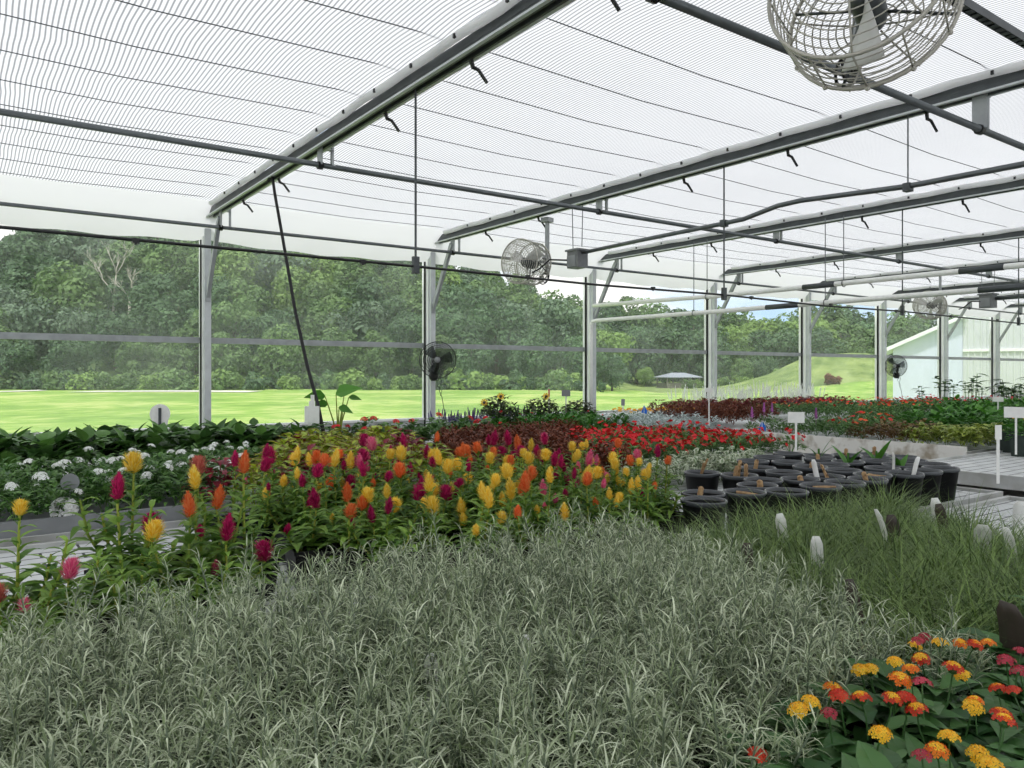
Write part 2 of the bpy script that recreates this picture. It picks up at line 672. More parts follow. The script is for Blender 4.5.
# posts with their gasket strip and knee brace
for X in POST_X:
    p = MB()
    p.box((X, D - 0.15, 1.9), (0.09, 0.02, 3.8), 0)           # outer flange
    p.box((X, D - 0.20, 1.9), (0.045, 0.10, 3.8), 1)            # web
    p.box((X, D - 0.255, 1.9), (0.09, 0.02, 3.8), 1)           # inner flange
    p.box((X - 0.012, D - 0.02, 1.9), (0.075, 0.10, 3.8), 0)   # glazing bar
    p.box((X, D - 0.11, 1.9), (0.07, 0.08, 3.8), 0)
    c = struct(p.obj('column', [M_alu, M_post]))
    g = MB()
    g.box((X - 0.048, D - 0.055, 1.9), (0.012, 0.05, 3.8))
    g.obj('gasket', M_rubber, c)
    b = MB().bar((X, D - 0.25, 2.62), (X, D - 0.87, 3.66), 0.05, 0.07)
    b.box((X, D - 0.26, 2.64), (0.07, 0.05, 0.16))
    b.obj('brace', M_galv, c)
    cl = MB()
    cl.box((X + 0.045, D - 0.2, 2.34), (0.03, 0.09, 0.05))
    cl.obj('connector', M_dark, c)

# windows: one per bay
for k in range(len(POST_X) - 1):
    a, b = POST_X[k] + 0.05, POST_X[k + 1] - 0.05
    fr = MB()
    fr.box(((a + b) / 2, D - 0.0, 0.765), (b - a, 0.12, 0.035), 0)        # sill
    fr.box(((a + b) / 2, D - 0.02, 2.02), (b - a, 0.06, 0.085), 1)       # mid rail
    fr.box(((a + b) / 2, D, 3.76), (b - a, 0.06, 0.08), 0)               # head
    wdw = struct(fr.obj('window_%d' % (k + 1), [M_alu, M_galv]))
    for (z0, z1) in ((0.78, 1.98), (2.06, 3.72)):
        MB().box(((a + b) / 2, D + 0.01, (z0 + z1) / 2), (b - a, 0.008, z1 - z0)).obj('pane', M_pane, wdw)

# rafters with clips, pipe brackets, fabric bundles
PIPES_Y = [(2.72, 3.47), (7.14, 3.58), (10.66, 3.515)]
for X in POST_X:
    r = MB()
    r.box((X, (Y0 + D - 0.5) / 2 + 0.1, 3.79), (0.085, D - Y0 - 0.5, 0.025), 0)
    r.box((X - 0.03, (Y0 + D - 0.5) / 2 + 0.1, 3.785), (0.02, D - Y0 - 0.5, 0.12), 0)
    r.box((X + 0.03, (Y0 + D - 0.5) / 2 + 0.1, 3.785), (0.02, D - Y0 - 0.5, 0.12), 0)
    r.box((X - 0.055, (Y0 + D - 0.5) / 2 + 0.1, 3.732), (0.03, D - Y0 - 0.5, 0.016), 1)
    r.box((X + 0.055, (Y0 + D - 0.5) / 2 + 0.1, 3.732), (0.03, D - Y0 - 0.5, 0.016), 1)
    be = struct(r.obj('beam', [M_dark, M_post]))
    for sx in (-1, 1):                                               # gathered screen edge
        f = MB()
        ys = [Y0 + 0.4 + i * 0.22 for i in range(int((D - 0.75 - Y0) / 0.22))]
        f.tube([(X + sx * (0.082 + 0.006 * math.sin(y * 5.1 + X)), y, 3.852 + 0.006 * math.sin(y * 7.7 + sx)) for y in ys], 0.034, 9)
        f.obj('fabric_roll', M_drape, be, True)
        st = MB()
        y = Y0 + 0.9
        while y < D - 1.0:
            st.box((X + sx * 0.118, y, 3.842), (0.016, 0.02, 0.03))
            y += 0.62
        st.obj('stud', M_black, be)
    y = 0.5
    while y < D - 0.9:
        if min(abs(y - q) for q, _ in PIPES_Y) > 0.2:
            c = MB().tube([(X + 0.03, y, 3.72), (X + 0.05, y + 0.005, 3.675), (X + 0.085, y - 0.01, 3.66), (X + 0.145, y - 0.03, 3.575)], [0.017, 0.016, 0.013, 0.012], 6)
            c.obj('clip', M_black, be)
        y += 1.32
    for (py, pz) in PIPES_Y:
        c = MB()
        c.box((X + 0.005, py, (pz + 3.74) / 2 + 0.02), (0.012, 0.11, 3.74 - pz + 0.04))
        c.box((X + 0.13, py, (pz + 3.74) / 2 + 0.02), (0.025, 0.03, 3.74 - pz + 0.04))
        c.box((X + 0.06, py, 3.74), (0.16, 0.05, 0.012))
        c.obj('bracket', M_galv, be)
        MB().tube([(X - 0.02, py, pz - 0.005), (X + 0.03, py, pz - 0.005)], 0.04, 8).obj('clamp', M_black, be)

# shade screen, one panel per bay, sagging between its wires
WY = [Y0 + 0.3 + 0.665 * k for k in range(27)]
for k in range(len(POST_X) - 1):
    a, b = POST_X[k] + 0.07, POST_X[k + 1] - 0.07
    m = MB()
    ny, nx = 132, 10
    y_a, y_b = Y0, D - 0.75
    vs, fs = [], []
    for j in range(ny + 1):
        y = y_a + (y_b - y_a) * j / ny
        ph = ((y - WY[0]) / 0.665) % 1.0
        for i in range(nx + 1):
            x = a + (b - a) * i / nx
            z = CEIL + 0.014 * math.sin(PI * ph) - 0.03 * math.sin(PI * i / nx) + (0.0)
            if i in (0, nx):
                z -= 0.03
            vs.append((x, y, z))
    for j in range(ny):
        for i in range(nx):
            q = j * (nx + 1) + i
            fs.append((q, q + 1, q + nx + 2, q + nx + 1))
    m.add(vs, fs)
    ce = struct(m.obj('ceiling', M_screen, None, True))
    for y in WY[9:27]:
        if y < D - 0.75:
            MB().tube([(a, y, CEIL - 0.012), ((a + b) / 2, y, CEIL - 0.045), (b, y, CEIL - 0.012)], 0.0042, 5).obj('wire', M_dark, ce)
    # hem that folds down to the wall
    h = MB()
    vs, fs = [], []
    prof = [(D - 0.75, CEIL), (D - 0.62, CEIL - 0.06), (D - 0.40, CEIL - 0.22), (D - 0.22, CEIL - 0.36), (D - 0.12, CEIL - 0.46)]
    nx = 24
    for j, (y, z) in enumerate(prof):
        for i in range(nx + 1):
            x = a - 0.07 + (b - a + 0.14) * i / nx
            bulge = 0.045 * math.sin(PI * i / nx) * j / 4 + 0.012 * math.sin(x * 6.3 + j) * j / 4
            vs.append((x, y, z - bulge + (0.03 if i in (0, nx) and j > 1 else 0)))
    for j in range(len(prof) - 1):
        for i in range(nx):
            q = j * (nx + 1) + i
            fs.append((q, q + 1, q + nx + 2, q + nx + 1))
    h.add(vs, fs)
    h.obj('hem', M_drape, ce, True)

# ------------------------------------------------------------------ pipes, lines, hangers
def pipe(name, pts, r, mat, label, cat='pipe', n=10, group=None):
    o = MB().tube(pts, r, n).obj(name, mat, None, True)
    return tag(o, label, cat, group)


pipe('support_pipe', [(X0 + 0.5, 2.72, 3.47), (X1 - 0.5, 2.72, 3.47)], 0.027, M_pipe, 'grey steel pipe under the rafters passing behind the large near cage fan')
pipe('support_pipe', [(X0 + 0.5, 7.14, 3.58), (X1 - 0.5, 7.14, 3.58)], 0.027, M_pipe, 'long grey steel pipe clamped below the rafters from the upper left edge')
pipe('support_pipe', [(X0 + 0.5, 10.66, 3.515), (X1 - 0.5, 10.66, 3.515)], 0.024, M_pipe, 'grey steel pipe running along the eave just inside the glass wall')
# slotted strut that carries the near fan
st = MB()
yy, zz = 2.06, 3.69
st.box(((X0 + X1) / 2, yy, zz + 0.024), (X1 - X0 - 1, 0.05, 0.006))
for sy in (-1, 1):
    st.box(((X0 + X1) / 2, yy + sy * 0.023, zz), (X1 - X0 - 1, 0.005, 0.05))
x = X0 + 1
while x < 12:
    st.box((x, yy, zz - 0.022), (0.05, 0.044, 0.006))
    x += 0.08
tag(st.obj('strut_channel', M_dark), 'dark slotted steel strut at the top right beside the near cage fan', 'strut')

# overhead watering line with its emitters and drop rods
wl = thing('watering_line', 'thin dark overhead watering line with small emitters crossing in front of the windows', 'pipe', (0, 5.2, 2.37))
MB().tube([(X0 + 0.5, 0, 0.02), (2.84, 0, 0.0), (4.7, 0, -0.015), (6.5, 0, 0.0), (8.3, 0, -0.02), (10.16, 0, 0.0), (14, 0, -0.02), (17.5, 0, 0), (24, 0, -0.02), (X1 - 1, 0, 0)], 0.0105, 8).obj('line', M_black, wl, True)
x = -5.2
while x < 30:
    e = MB().box((x, 0, -0.002), (0.04, 0.026, 0.032))
    e.tube([(x, 0, -0.012), (x, 0, -0.026)], 0.008, 6)
    e.obj('emitter', M_black, wl)
    x += 1.52
for X, lab in ((2.84, 'thin grey rod from the first long rafter down to the watering line'),
               (6.5, 'thin grey rod from the second rafter down to the watering line'),
               (10.16, 'thin grey rod from the third rafter down to the watering line, beside the white pipes'),
               (13.82, 'thin grey rod hanging to the watering line beyond the white pipes, near the far fan')):
    t = thing('drop_rod', lab, 'rod', (X, 5.2, 2.37))
    MB().tube([(0, 0, 0.06), (0, 0, 1.38)], 0.009, 6).obj('rod', M_dark, t)
    MB().box((0, 0, 0.01), (0.05, 0.035, 0.13)).obj('coupling', M_dark, t)

# junction box pipe along the second rafter
jp = pipe('conduit_pipe', [(6.5, 7.45, 3.1), (6.5, 6.3, 3.115), (6.5, 5.2, 3.12), (6.5, 4.95, 3.125), (6.5, 4.55, 3.19), (6.5, 4.3, 3.195), (6.5, 3.28, 3.13), (6.5, 0, 3.11), (6.5, -5, 3.1)], 0.024, M_pipe,
          'grey pipe with a slight elbow running from the junction box toward the upper right', 'pipe')
for yv, lab in ((5.2, 'thin hanger rod holding the grey elbowed pipe at its elbow'), (3.28, 'thin hanger rod holding the grey elbowed pipe near the right edge')):
    t = thing('hanger_rod', lab, 'rod', (6.5, yv, 3.12))
    MB().tube([(0, 0, 0.03), (0, 0, 0.63)], 0.007, 6).obj('rod', M_pipe, t)
    MB().box((0, 0, 0.0), (0.07, 0.06, 0.07)).obj('clamp', M_dark, t)


def junction(X, Y, z, label, s=1.0):
    t = thing('junction_box', label, 'box', (X, Y, z))
    b = MB().box((0, 0, 0), (0.22 * s, 0.26 * s, 0.27 * s))
    b.box((0, 0, 0.15 * s), (0.27 * s, 0.31 * s, 0.03 * s))
    ho = b.obj('housing', M_boxgrey, t)
    MB().box((-0.113 * s, 0.02, -0.02), (0.01, 0.2 * s, 0.18 * s)).obj('lid', M_greyp, ho)
    for k in (-1, 1):
        MB().tube([(0, k * 0.11 * s, 0.16), (0, k * 0.13 * s, 3.74 - z)], 0.006, 6).obj('hanger', M_pipe, t)
    MB().tube([(-0.10 * s, 0.1, 0), (-0.3, 0.2, 0.0), (-0.4, 0.3, -0.12), (-0.45, 0.38, -0.16)], 0.012, 6).obj('cable', M_black, t)
    return t


junction(6.5, 7.55, 3.02, 'grey junction box on two thin hangers beside the cage fan under the second rafter', 0.8)
junction(17.48, 7.15, 3.05, 'far grey junction box hung beside the farthest cage fan')
pipe('conduit_pipe', [(17.48, 7.0, 3.1), (17.48, 2, 3.1), (17.48, -4, 3.1)], 0.04, M_pipe, 'grey pipe leaving the far junction box toward the right edge')

# pair of white pipes across the house
wp = thing('white_pipe', 'lower white pipe crossing the house and turning down the third post', 'pipe', (9.97, 0, 2.55))
MB().tube([(0, -5, 0.0), (0, 4, 0.0), (0, 8, 0.0), (0.0, 11.0, 0.015), (0, 11.13, 0.0), (0, 11.17, -0.06), (0, 11.18, -0.4), (0, 11.18, -1.6)], 0.036, 12).obj('tube', M_white, wp, True)
wtube = wp.children[0]
for yv in (3.9, 6.9):
    MB().tube([(0, yv - 0.28, 0), (0, yv + 0.28, 0)], 0.039, 12).obj('sleeve', M_dark, wtube, True)
wp2 = thing('white_pipe', 'upper white pipe running above its twin below the shade screen', 'pipe', (9.97, 0, 2.80))
MB().tube([(0, -5, 0), (0, 5, 0.0), (0, 8, 0.0), (0, 11.1, 0.06)], 0.036, 12).obj('tube', M_white, wp2, True)
wtube2 = wp2.children[0]
for yv in (4.15, 6.3):
    MB().tube([(0, yv - 0.25, 0), (0, yv + 0.25, 0)], 0.039, 12).obj('sleeve', M_dark, wtube2, True)
for k, (yv, lab) in enumerate(((3.5, 'near the right edge'), (6.2, 'just left of the farthest pipe sleeves'), (8.6, 'near the third post'))):
    t = thing('pipe_hanger', 'pair of thin hooked rods holding the white pipes ' + lab, 'rod', (9.97, yv, 2.55))
    MB().tube([(0.0, 0, 0.03), (0, 0, 1.2)], 0.007, 6).obj('rod', M_pipe, t)
    MB().tube([(0.0, -0.28, 0.30), (0, -0.28, 1.2)], 0.007, 6).obj('rod', M_pipe, t)
    MB().ring((0, -0.28, 0.25), (0, 1, 0), 0.05, 0.006, 14).obj('hook', M_dark, t)
    MB().ring((0, 0, 0), (0, 1, 0), 0.045, 0.006, 14).obj('hook', M_dark, t)

# hanging black hose
hs_pts = [at_x(272, 174, 2.80), at_x(275, 195, 2.8), at_x(283, 240, 2.78), at_x(295, 310, 2.74), at_x(307, 365, 2.7), at_x(318, 405, 2.66), at_x(325, 440, 2.62)]
HOSE_END = hs_pts[-1]
tag(MB().tube([(2.79, hs_pts[0].y + 0.1, 3.70)] + hs_pts, 0.017, 8).obj('hose', M_rubber, None, True), 'black hose hanging from the first long rafter down into the plants', 'hose')

# ------------------------------------------------------------------ fans
def cage_fan(loc, rad, label, depth=0.34, rz=0.0, tilt=0.0, hang=0.45, arm_y=0.0):
    """Axis along local X; the front looks to -X."""
    t = thing('circulation_fan', label, 'fan', loc, rz)
    t.rotation_euler = (0, tilt, rz)
    wr = 0.0048
    c = MB()
    n = 36
    # two rims
    c.ring((-depth * 0.42, 0, 0), (1, 0, 0), rad, 0.010, n, 6)
    c.ring((depth * 0.42, 0, 0), (1, 0, 0), rad * 0.97, 0.010, n, 6)
    for k in range(1, 6):                                            # drum rings
        x = -depth * 0.42 + depth * 0.84 * k / 6
        c.ring((x, 0, 0), (1, 0, 0), rad * (1.0 - 0.005 * k), wr * 0.8, n, 4)
    for sgn, bul, cnt in ((-1, 0.34, 11), (1, 0.22, 10)):            # domed faces
        for k in range(1, cnt + 1):
            q = k / (cnt + 1)
            c.ring((sgn * (depth * 0.42 + bul * rad * (1 - q * q)), 0, 0), (1, 0, 0), rad * q, wr * 0.8, n, 4)
        for k in range(8):
            a = 2 * PI * k / 8 + (0.2 if sgn > 0 else 0)
            pts = []
            for i in range(7):
                q = 0.12 + 0.88 * i / 6
                pts.append((sgn * (depth * 0.42 + bul * rad * (1 - q * q)), rad * q * math.cos(a), rad * q * math.sin(a)))
            c.tube(pts, wr, 5)
    for k in range(12):
        a = 2 * PI * k / 12
        c.tube([(-depth * 0.42, rad * math.cos(a), rad * math.sin(a)), (depth * 0.42, rad * 0.97 * math.cos(a), rad * 0.97 * math.sin(a))], wr, 5)
        c.ball((depth * 0.42, rad * 0.985 * math.cos(a), rad * 0.985 * math.sin(a)), 0.014, 6, 4)
    co = c.obj('cage', M_wire, t, True)
    for k in range(3):
        b = MB()
        vs, fs = [], []
        a0 = 2 * PI * k / 3 + 0.5
        for i in range(6):
            q = 0.16 + 0.76 * i / 5
            for j in range(4):
                da = (j / 3 - 0.5) * (0.72 - 0.2 * q)
                xx = (j / 3 - 0.5) * 0.16 * (1.2 - q)
                vs.append((xx, rad * q * math.cos(a0 + da), rad * q * math.sin(a0 + da)))
        for i in range(5):
            for j in range(3):
                q = i * 4 + j
                fs.append((q, q + 1, q + 5, q + 4))
        b.add(vs, fs)
        o = b.obj('blade', M_fanblade, t, True)
        md = o.modifiers.new('thickness', 'SOLIDIFY')
        md.thickness = 0.004
    mt = MB()
    Mx = Matrix.Rotation(PI / 2, 3, 'Y')
    mt.lathe([(0.001, -0.08), (0.06, -0.07), (0.075, -0.02), (0.075, 0.13), (0.055, 0.2), (0.03, 0.22), (0.001, 0.22)], 16, 0, (0.02, 0, 0), Mx)
    for k in range(4):
        a = 2 * PI * k / 4 + 0.3
        mt.bar((0.12, 0.05 * math.cos(a), 0.05 * math.sin(a)), (depth * 0.42, rad * 0.97 * math.cos(a), rad * 0.97 * math.sin(a)), 0.016, 0.008)
    mo_ = mt.obj('motor', M_dark, t, True)
    br = MB()
    br.bar((depth * 0.42, arm_y - rad * 0.2, rad * 0.3), (depth * 0.42 + 0.16, arm_y, -0.02), 0.05, 0.05)
    br.bar((depth * 0.42 + 0.16, arm_y, -0.1), (depth * 0.42 + 0.16, arm_y, hang), 0.045, 0.045, 0, (0, 1, 0))
    br.bar((depth * 0.42, 0, rad * 0.97), (depth * 0.42 + 0.16, arm_y, rad * 0.5), 0.03, 0.03)
    br.box((depth * 0.42 + 0.16, arm_y, hang), (0.14, 0.12, 0.06))
    br.obj('bracket', M_galv, t)
    cb = MB()
    for k in range(3):
        cb.ring((depth * 0.42 + 0.13, arm_y + 0.02 * k, -0.16 - 0.02 * k), (0.3, 1, 0.2 * k), 0.055 + 0.01 * k, 0.009, 16)
    cb.tube([(0.2, 0, 0.05), (depth * 0.42 + 0.06, arm_y * 0.6, 0.0), (depth * 0.42 + 0.13, arm_y, -0.1)], 0.010, 6)
    cb.obj('cord', M_black, mo_, True)
    return t


cage_fan((3.46, 1.95, 3.33), 0.40, 'large near wire cage fan hanging at the top right under the screen', 0.36, 0.30, 0.22, 0.33, 0.1)
cage_fan((6.28, 8.36, 3.06), 0.30, 'wire cage fan beside the grey junction box under the second rafter', 0.40, 0.30, 0, 0.62, -0.12)
cage_fan((17.1, 8.15, 3.02), 0.30, 'farthest small wire cage fan, in front of the white barn', 0.40, 0.2, 0, 0.7, -0.12)


def wall_fan(loc, aim, rad, label):
    t = thing('oscillating_fan', label, 'fan', loc, aim)
    # local -Y is the front
    c = MB()
    c.ring((0, -0.07, 0), (0, 1, 0), rad, 0.009, 40, 6)
    for sgn in (-1, 1):
        for q in (0.2, 0.32, 0.44, 0.56, 0.68, 0.8, 0.9):
            c.ring((0, -0.07 + sgn * 0.06 * (1 - q * q), 0), (0, 1, 0), rad * q, 0.003, 32, 4)
        for k in range(60):
            a = 2 * PI * k / 60
            c.tube([(rad * q * math.cos(a), -0.07 + sgn * 0.06 * (1 - q * q), rad * q * math.sin(a)) for q in (0.15, 0.5, 0.8, 1.0)], 0.0024, 3, caps=False)
    wc_ = c.obj('cage', M_black, t, True)
    MB().lathe([(0.001, 0.0), (0.045, 0.002), (0.05, 0.012), (0.001, 0.012)], 18, 0, (0, -0.145, 0), Matrix.Rotation(PI / 2, 3, 'X')).obj('badge', M_greyp, wc_, True)
    for k in range(3):
        b = MB()
        vs, fs = [], []
        a0 = 2 * PI * k / 3 + 0.2
        for i in range(5):
            q = 0.15 + 0.68 * i / 4
            for j in range(4):
                da = (j / 3 - 0.5) * (1.2 - 0.5 * q)
                vs.append((rad * q * math.cos(a0 + da), -0.07 + (j / 3 - 0.5) * 0.05, rad * q * math.sin(a0 + da)))
        for i in range(4):
            for j in range(3):
                q = i * 4 + j
                fs.append((q, q + 1, q + 5, q + 4))
        b.add(vs, fs)
        o = b.obj('blade', M_smoky, t, True)
        o.modifiers.new('thickness', 'SOLIDIFY').thickness = 0.003
    MB().lathe([(0.001, -0.14), (0.05, -0.12), (0.062, -0.06), (0.055, 0.02), (0.001, 0.03)], 16, 0, (0, -0.02, 0.0), Matrix.Rotation(PI / 2, 3, 'X')).obj('motor', M_black, t, True)
    m = MB().tube([(0, 0.06, -0.02), (-0.02, 0.1, -0.12), (-0.07, 0.12, -0.26)], 0.026, 8)
    m.ball((-0.08, 0.13, -0.27), 0.085, 14, 9, 0, (1, 0.8, 0.95))
    m.box((-0.08, 0.19, -0.27), (0.1, 0.04, 0.16))
    m.obj('mount', M_black, t, True)
    MB().tube([(0.02, 0.1, -0.2), (0.05, 0.1, -0.36), (0.01, 0.1, -0.5), (0.06, 0.1, -0.62), (0.09, 0.1, -0.8), (0.14, 0.1, -1.05)], 0.006, 5).obj('cord', M_black, t, True)
    MB().tube([(0.04, 0.09, -0.24), (-0.03, 0.09, -0.4), (0.06, 0.09, -0.52), (0.03, 0.09, -0.6)], 0.005, 5).obj('cord', M_black, t, True)
    return t


p = at_y(438, 360, 11.0)
wall_fan(p, -0.60, 0.30, 'black oscillating fan mounted on the second post in front of the trees')
p = at_y(897, 366, 11.0)
wall_fan(p, -1.5, 0.30, 'black oscillating fan turned sideways on the far post before the white barn')

# ------------------------------------------------------------------ benches
def bench(x0, x1, y0, y1, label, z=0.78, end_board=False):
    t = thing('plant_bench', label, 'bench', ((x0 + x1) / 2, (y0 + y1) / 2, 0))
    wx, wy = (x1 - x0), (y1 - y0)
    MB().box((0, 0, z - 0.012), (wx - 0.06, wy - 0.06, 0.024)).obj('bench_top', M_bench, t)
    for sy in (-1, 1):
        MB().box((0, sy * (wy / 2 - 0.015), z - 0.03), (wx, 0.03, 0.10)).obj('side_rail', M_benchrail, t)
    for sx in (-1, 1):
        MB().box((sx * (wx / 2 - 0.015), 0, z - 0.03), (0.03, wy - 0.06, 0.10)).obj('end_rail', M_benchrail, t)
    nl = max(2, int(wx / 1.8) + 1)
    for i in range(nl):
        for sy in (-1, 1):
            MB().tube([(-wx / 2 + 0.15 + (wx - 0.3) * i / (nl - 1), sy * (wy / 2 - 0.25), 0), (-wx / 2 + 0.15 + (wx - 0.3) * i / (nl - 1), sy * (wy / 2 - 0.25), z - 0.03)], 0.022, 8).obj('leg', M_galv, t)
    if end_board:
        MB().box((-wx / 2 - 0.02, 0, z - 0.03), (0.035, wy, 0.20)).obj('end_board', M_board, t)
    return t


BZ = 0.78
bench(-1.2, 5.2, 0.30, 2.02, 'front bench under the silver plants, the fine grass and the lantana')
bench(-1.2, 5.35, 2.10, 3.95, 'bench carrying the mixed celosia and the black canna pots')
bench(-2.5, 6.3, 4.12, 6.05, 'bench of white flowers, coleus and red impatiens behind the celosia')
bench(-3.5, 10.5, 6.35, 8.9, 'bench along the window with dark leafy vines and sunflowers')
bench(6.2, 20, 0.9, 3.25, 'far bench at the right with an empty grey near end')
bench(7.75, 22, 3.35, 5.85, 'far bench with a stained white end board facing the aisle', end_board=True)
bench(11.0, 26, 6.1, 8.6, 'far bench of red and orange bedding flowers')
bench(9.0, 26, 8.9, 11.0, 'bench by the far windows with burgundy coleus and white flower spikes')

# metal tray under the white flowers
tr_ = MB()
tr_.box((-0.27, 4.9, BZ + 0.015), (2.8, 1.45, 0.03))
for sy in (-1, 1):
    tr_.box((-0.27, 4.9 + sy * 0.72, BZ + 0.045), (2.8, 0.02, 0.09))
for sx in (-1, 1):
    tr_.box((-0.27 + sx * 1.4, 4.9, BZ + 0.045), (0.02, 1.45, 0.09))
tag(tr_.obj('growing_tray', M_greyp), 'long grey tray holding the white flowering plants', 'tray')

# ------------------------------------------------------------------ plant prototypes
def rnd(a, b):
    return R.uniform(a, b)


def dirv(az, el):
    return Vector((math.cos(az) * math.cos(el), math.sin(az) * math.cos(el), math.sin(el)))


def silver_proto():
    m = MB()
    for k in range(11):
        a = rnd(0, 2 * PI)
        q = math.sqrt(rnd(0.02, 1)) * 0.055
        b = Vector((q * math.cos(a), q * math.sin(a), 0.08))
        lean = dirv(a + rnd(-0.6, 0.6), rnd(1.05, 1.5))
        h = rnd(0.13, 0.23)
        tip = b + lean * h
        tip.z = 0.08 + h * rnd(0.85, 1.0)
        mid = (b + tip) / 2 + Vector((rnd(-.01, .01), rnd(-.01, .01), 0))
        m.tube([b, mid, tip], [0.0022, 0.002, 0.0013], 4, 1)
        nl = 42
        az = rnd(0, 6)
        for i in range(nl):
            x = 0.22 + 0.78 * (i / (nl - 1))
            pp = b.lerp(mid, x * 2) if x < 0.5 else mid.lerp(tip, x * 2 - 1)
            az += 2.4 + rnd(-.3, .3)
            el = 0.15 + 1.0 * x ** 3 + rnd(-.3, .3)
            L = rnd(0.030, 0.050) * (0.75 + 0.4 * (1 - abs(x - 0.65)))
            m.leaf(pp, dirv(az, el), L, rnd(0.0019, 0.0031), rnd(-0.2, 2.4), 4, min(1, rnd(0, 0.75) * (0.3 + 0.7 * x) + (0.4 if R.random() < 0.12 else 0)), 0.2, 0, False, 0.6, rnd(-0.6, 0.6))
    return m.mesh('silver_foliage_plant', [F_silver, F_silver_stem])


def square_pot(w, h, name):
    m = MB()
    a, b = w * 0.42, w * 0.5
    prof = [(a, 0.0), (b, h - 0.012), (b * 1.05, h - 0.012), (b * 1.05, h), (b * 0.95, h), (b * 0.9, h - 0.03)]
    n = 4
    vs, fs = [], []
    for r, z in prof:
        for (i, j) in ((-1, -1), (1, -1), (1, 1), (-1, 1)):
            vs.append((i * r, j * r, z))
    for k in range(len(prof) - 1):
        for i in range(4):
            j = (i + 1) % 4
            fs.append((4 * k + i, 4 * k + j, 4 * k + 4 + j, 4 * k + 4 + i))
    e = 4 * (len(prof) - 1)
    fs.append((e, e + 1, e + 2, e + 3))
    fs.append((3, 2, 1, 0))
    m.add(vs, fs)
    return m.mesh(name, M_pot)


POT_S = square_pot(0.095, 0.09, 'pot')
POT_M = square_pot(0.16, 0.13, 'pot')
POT_L = square_pot(0.12, 0.10, 'pot')


def scatter(x0, x1, y0, y1, sp, jit=0.25, keep=None):
    out = []
    j = 0
    y = y0
    while y <= y1 + 1e-6:
        x = x0 + (sp / 2 if j % 2 else 0)
        while x <= x1 + 1e-6:
            px, py = x + rnd(-jit, jit) * sp, y + rnd(-jit, jit) * sp
            if keep is None or keep(px, py):
                out.append((px, py))
            x += sp
        y += sp * 0.92
        j += 1
    return out


def in_view(x, y, m=60):
    t = x * CA + y * SA
    if t < 0.3:
        return False
    u = 512 + FPX * (x * SA - y * CA) / t
    return -m < u < 1024 + m


# 1. silver plants
SIL = [silver_proto() for _ in range(5)]


def sil_keep(x, y):
    if not in_view(x, y, 170):
        return False
    if x > 0.74 + (y - 0.55) * 1.0 and y < 0.74:
        return False
    if x > 1.62 + (y - 0.8) * 0.30:
        return False
    return x * CA + y * SA > 0.72


pts = scatter(-0.75, 2.1, 0.42, 1.93, 0.115, 0.22, sil_keep)
pts.sort(key=lambda p: p[0] * CA + p[1] * SA)
for (x, y) in pts[:300]:
    o = link('silver_foliage_plant', R.choice(SIL), None, (x, y, BZ), rnd(0, 6.28), rnd(0.9, 1.15))
    tag(o, 'silver-grey needle-leaved bushy plant in the dense silver patch on the front bench', 'plant', 'silver foliage plants on the front bench')
    link('pot', POT_S, o)

# 2. fine grass
def grass_proto():
    m = MB()
    for k in range(150):
        a = rnd(0, 2 * PI)
        q = math.sqrt(rnd(0, 1)) * 0.05
        b = (q * math.cos(a), q * math.sin(a), 0.085)
        m.leaf(b, dirv(a + rnd(-0.9, 0.9), rnd(0.5, 1.5)), rnd(0.16, 0.30), rnd(0.0022, 0.0036), rnd(0.8, 2.2), 5, rnd(0, 1), 0.2, 0, False, 0.5, rnd(-0.5, 0.5))
    return m.mesh('grass_tuft', [F_grass])


GR = [grass_proto() for _ in range(5)]


def gr_keep(x, y):
    return in_view(x, y, 150) and x > 1.72 + (y - 0.8) * 0.30 and not (y < 0.78 and x < 1.8) and (x < 3.1 + (y - 1) * 0.55)


for (x, y) in scatter(1.6, 3.8, 0.74, 1.97, 0.125, 0.22, gr_keep):
    o = link('grass_plant', R.choice(GR), None, (x, y, BZ), rnd(0, 6.28), rnd(0.85, 1.08))
    tag(o, 'fine-bladed dark green arching grass plant on the right half of the front bench', 'plant', 'fine grass plants on the front bench')
    link('pot', POT_S, o)


# plant labels poking out of the grass
def plant_label(u, v, z, hgt, wid, lean, front, label, curl=0.0, face=None):
    p = at_z(u, v, z)
    t = link('plant_label', None, None, (p.x, p.y, z - hgt))
    m = MB()
    vs, fs = [], []
    n = 8
    q = Vector((0, 0, 0))
    el = PI / 2
    path = []
    for k in range(n + 1):
        path.append(q.copy())
        q = q + Vector((math.cos(el), 0, math.sin(el))) * (hgt * 1.0 / n)
        el -= lean / n * (0.2 + 1.8 * k / n)
    for k, c in enumerate(path):
        ww = wid * 0.62
        if k == n:
            ww *= 0.55
        if k == 0:
            ww *= 0.35
        vs += [(c.x, -ww, c.z), (c.x + curl * 0.2 * wid, 0, c.z), (c.x, ww, c.z)]
    for k in range(n):
        a = 3 * k
        fs += [(a, a + 1, a + 4, a + 3), (a + 1, a + 2, a + 5, a + 4)]
    m.add(vs, fs)
    o = m.obj('plant_label', M_white if front else M_tagback, None, True)
    bpy.data.objects.remove(t)
    o.location = (p.x, p.y, z - hgt)
    ang = math.atan2(-p.y, -p.x) if face is None else face
    o.rotation_euler = (0.22 * math.sin(u * 0.9), 0, ang)
    o.modifiers.new('thickness', 'SOLIDIFY').thickness = 0.0015
    tag(o, label, 'plant label')
    return o


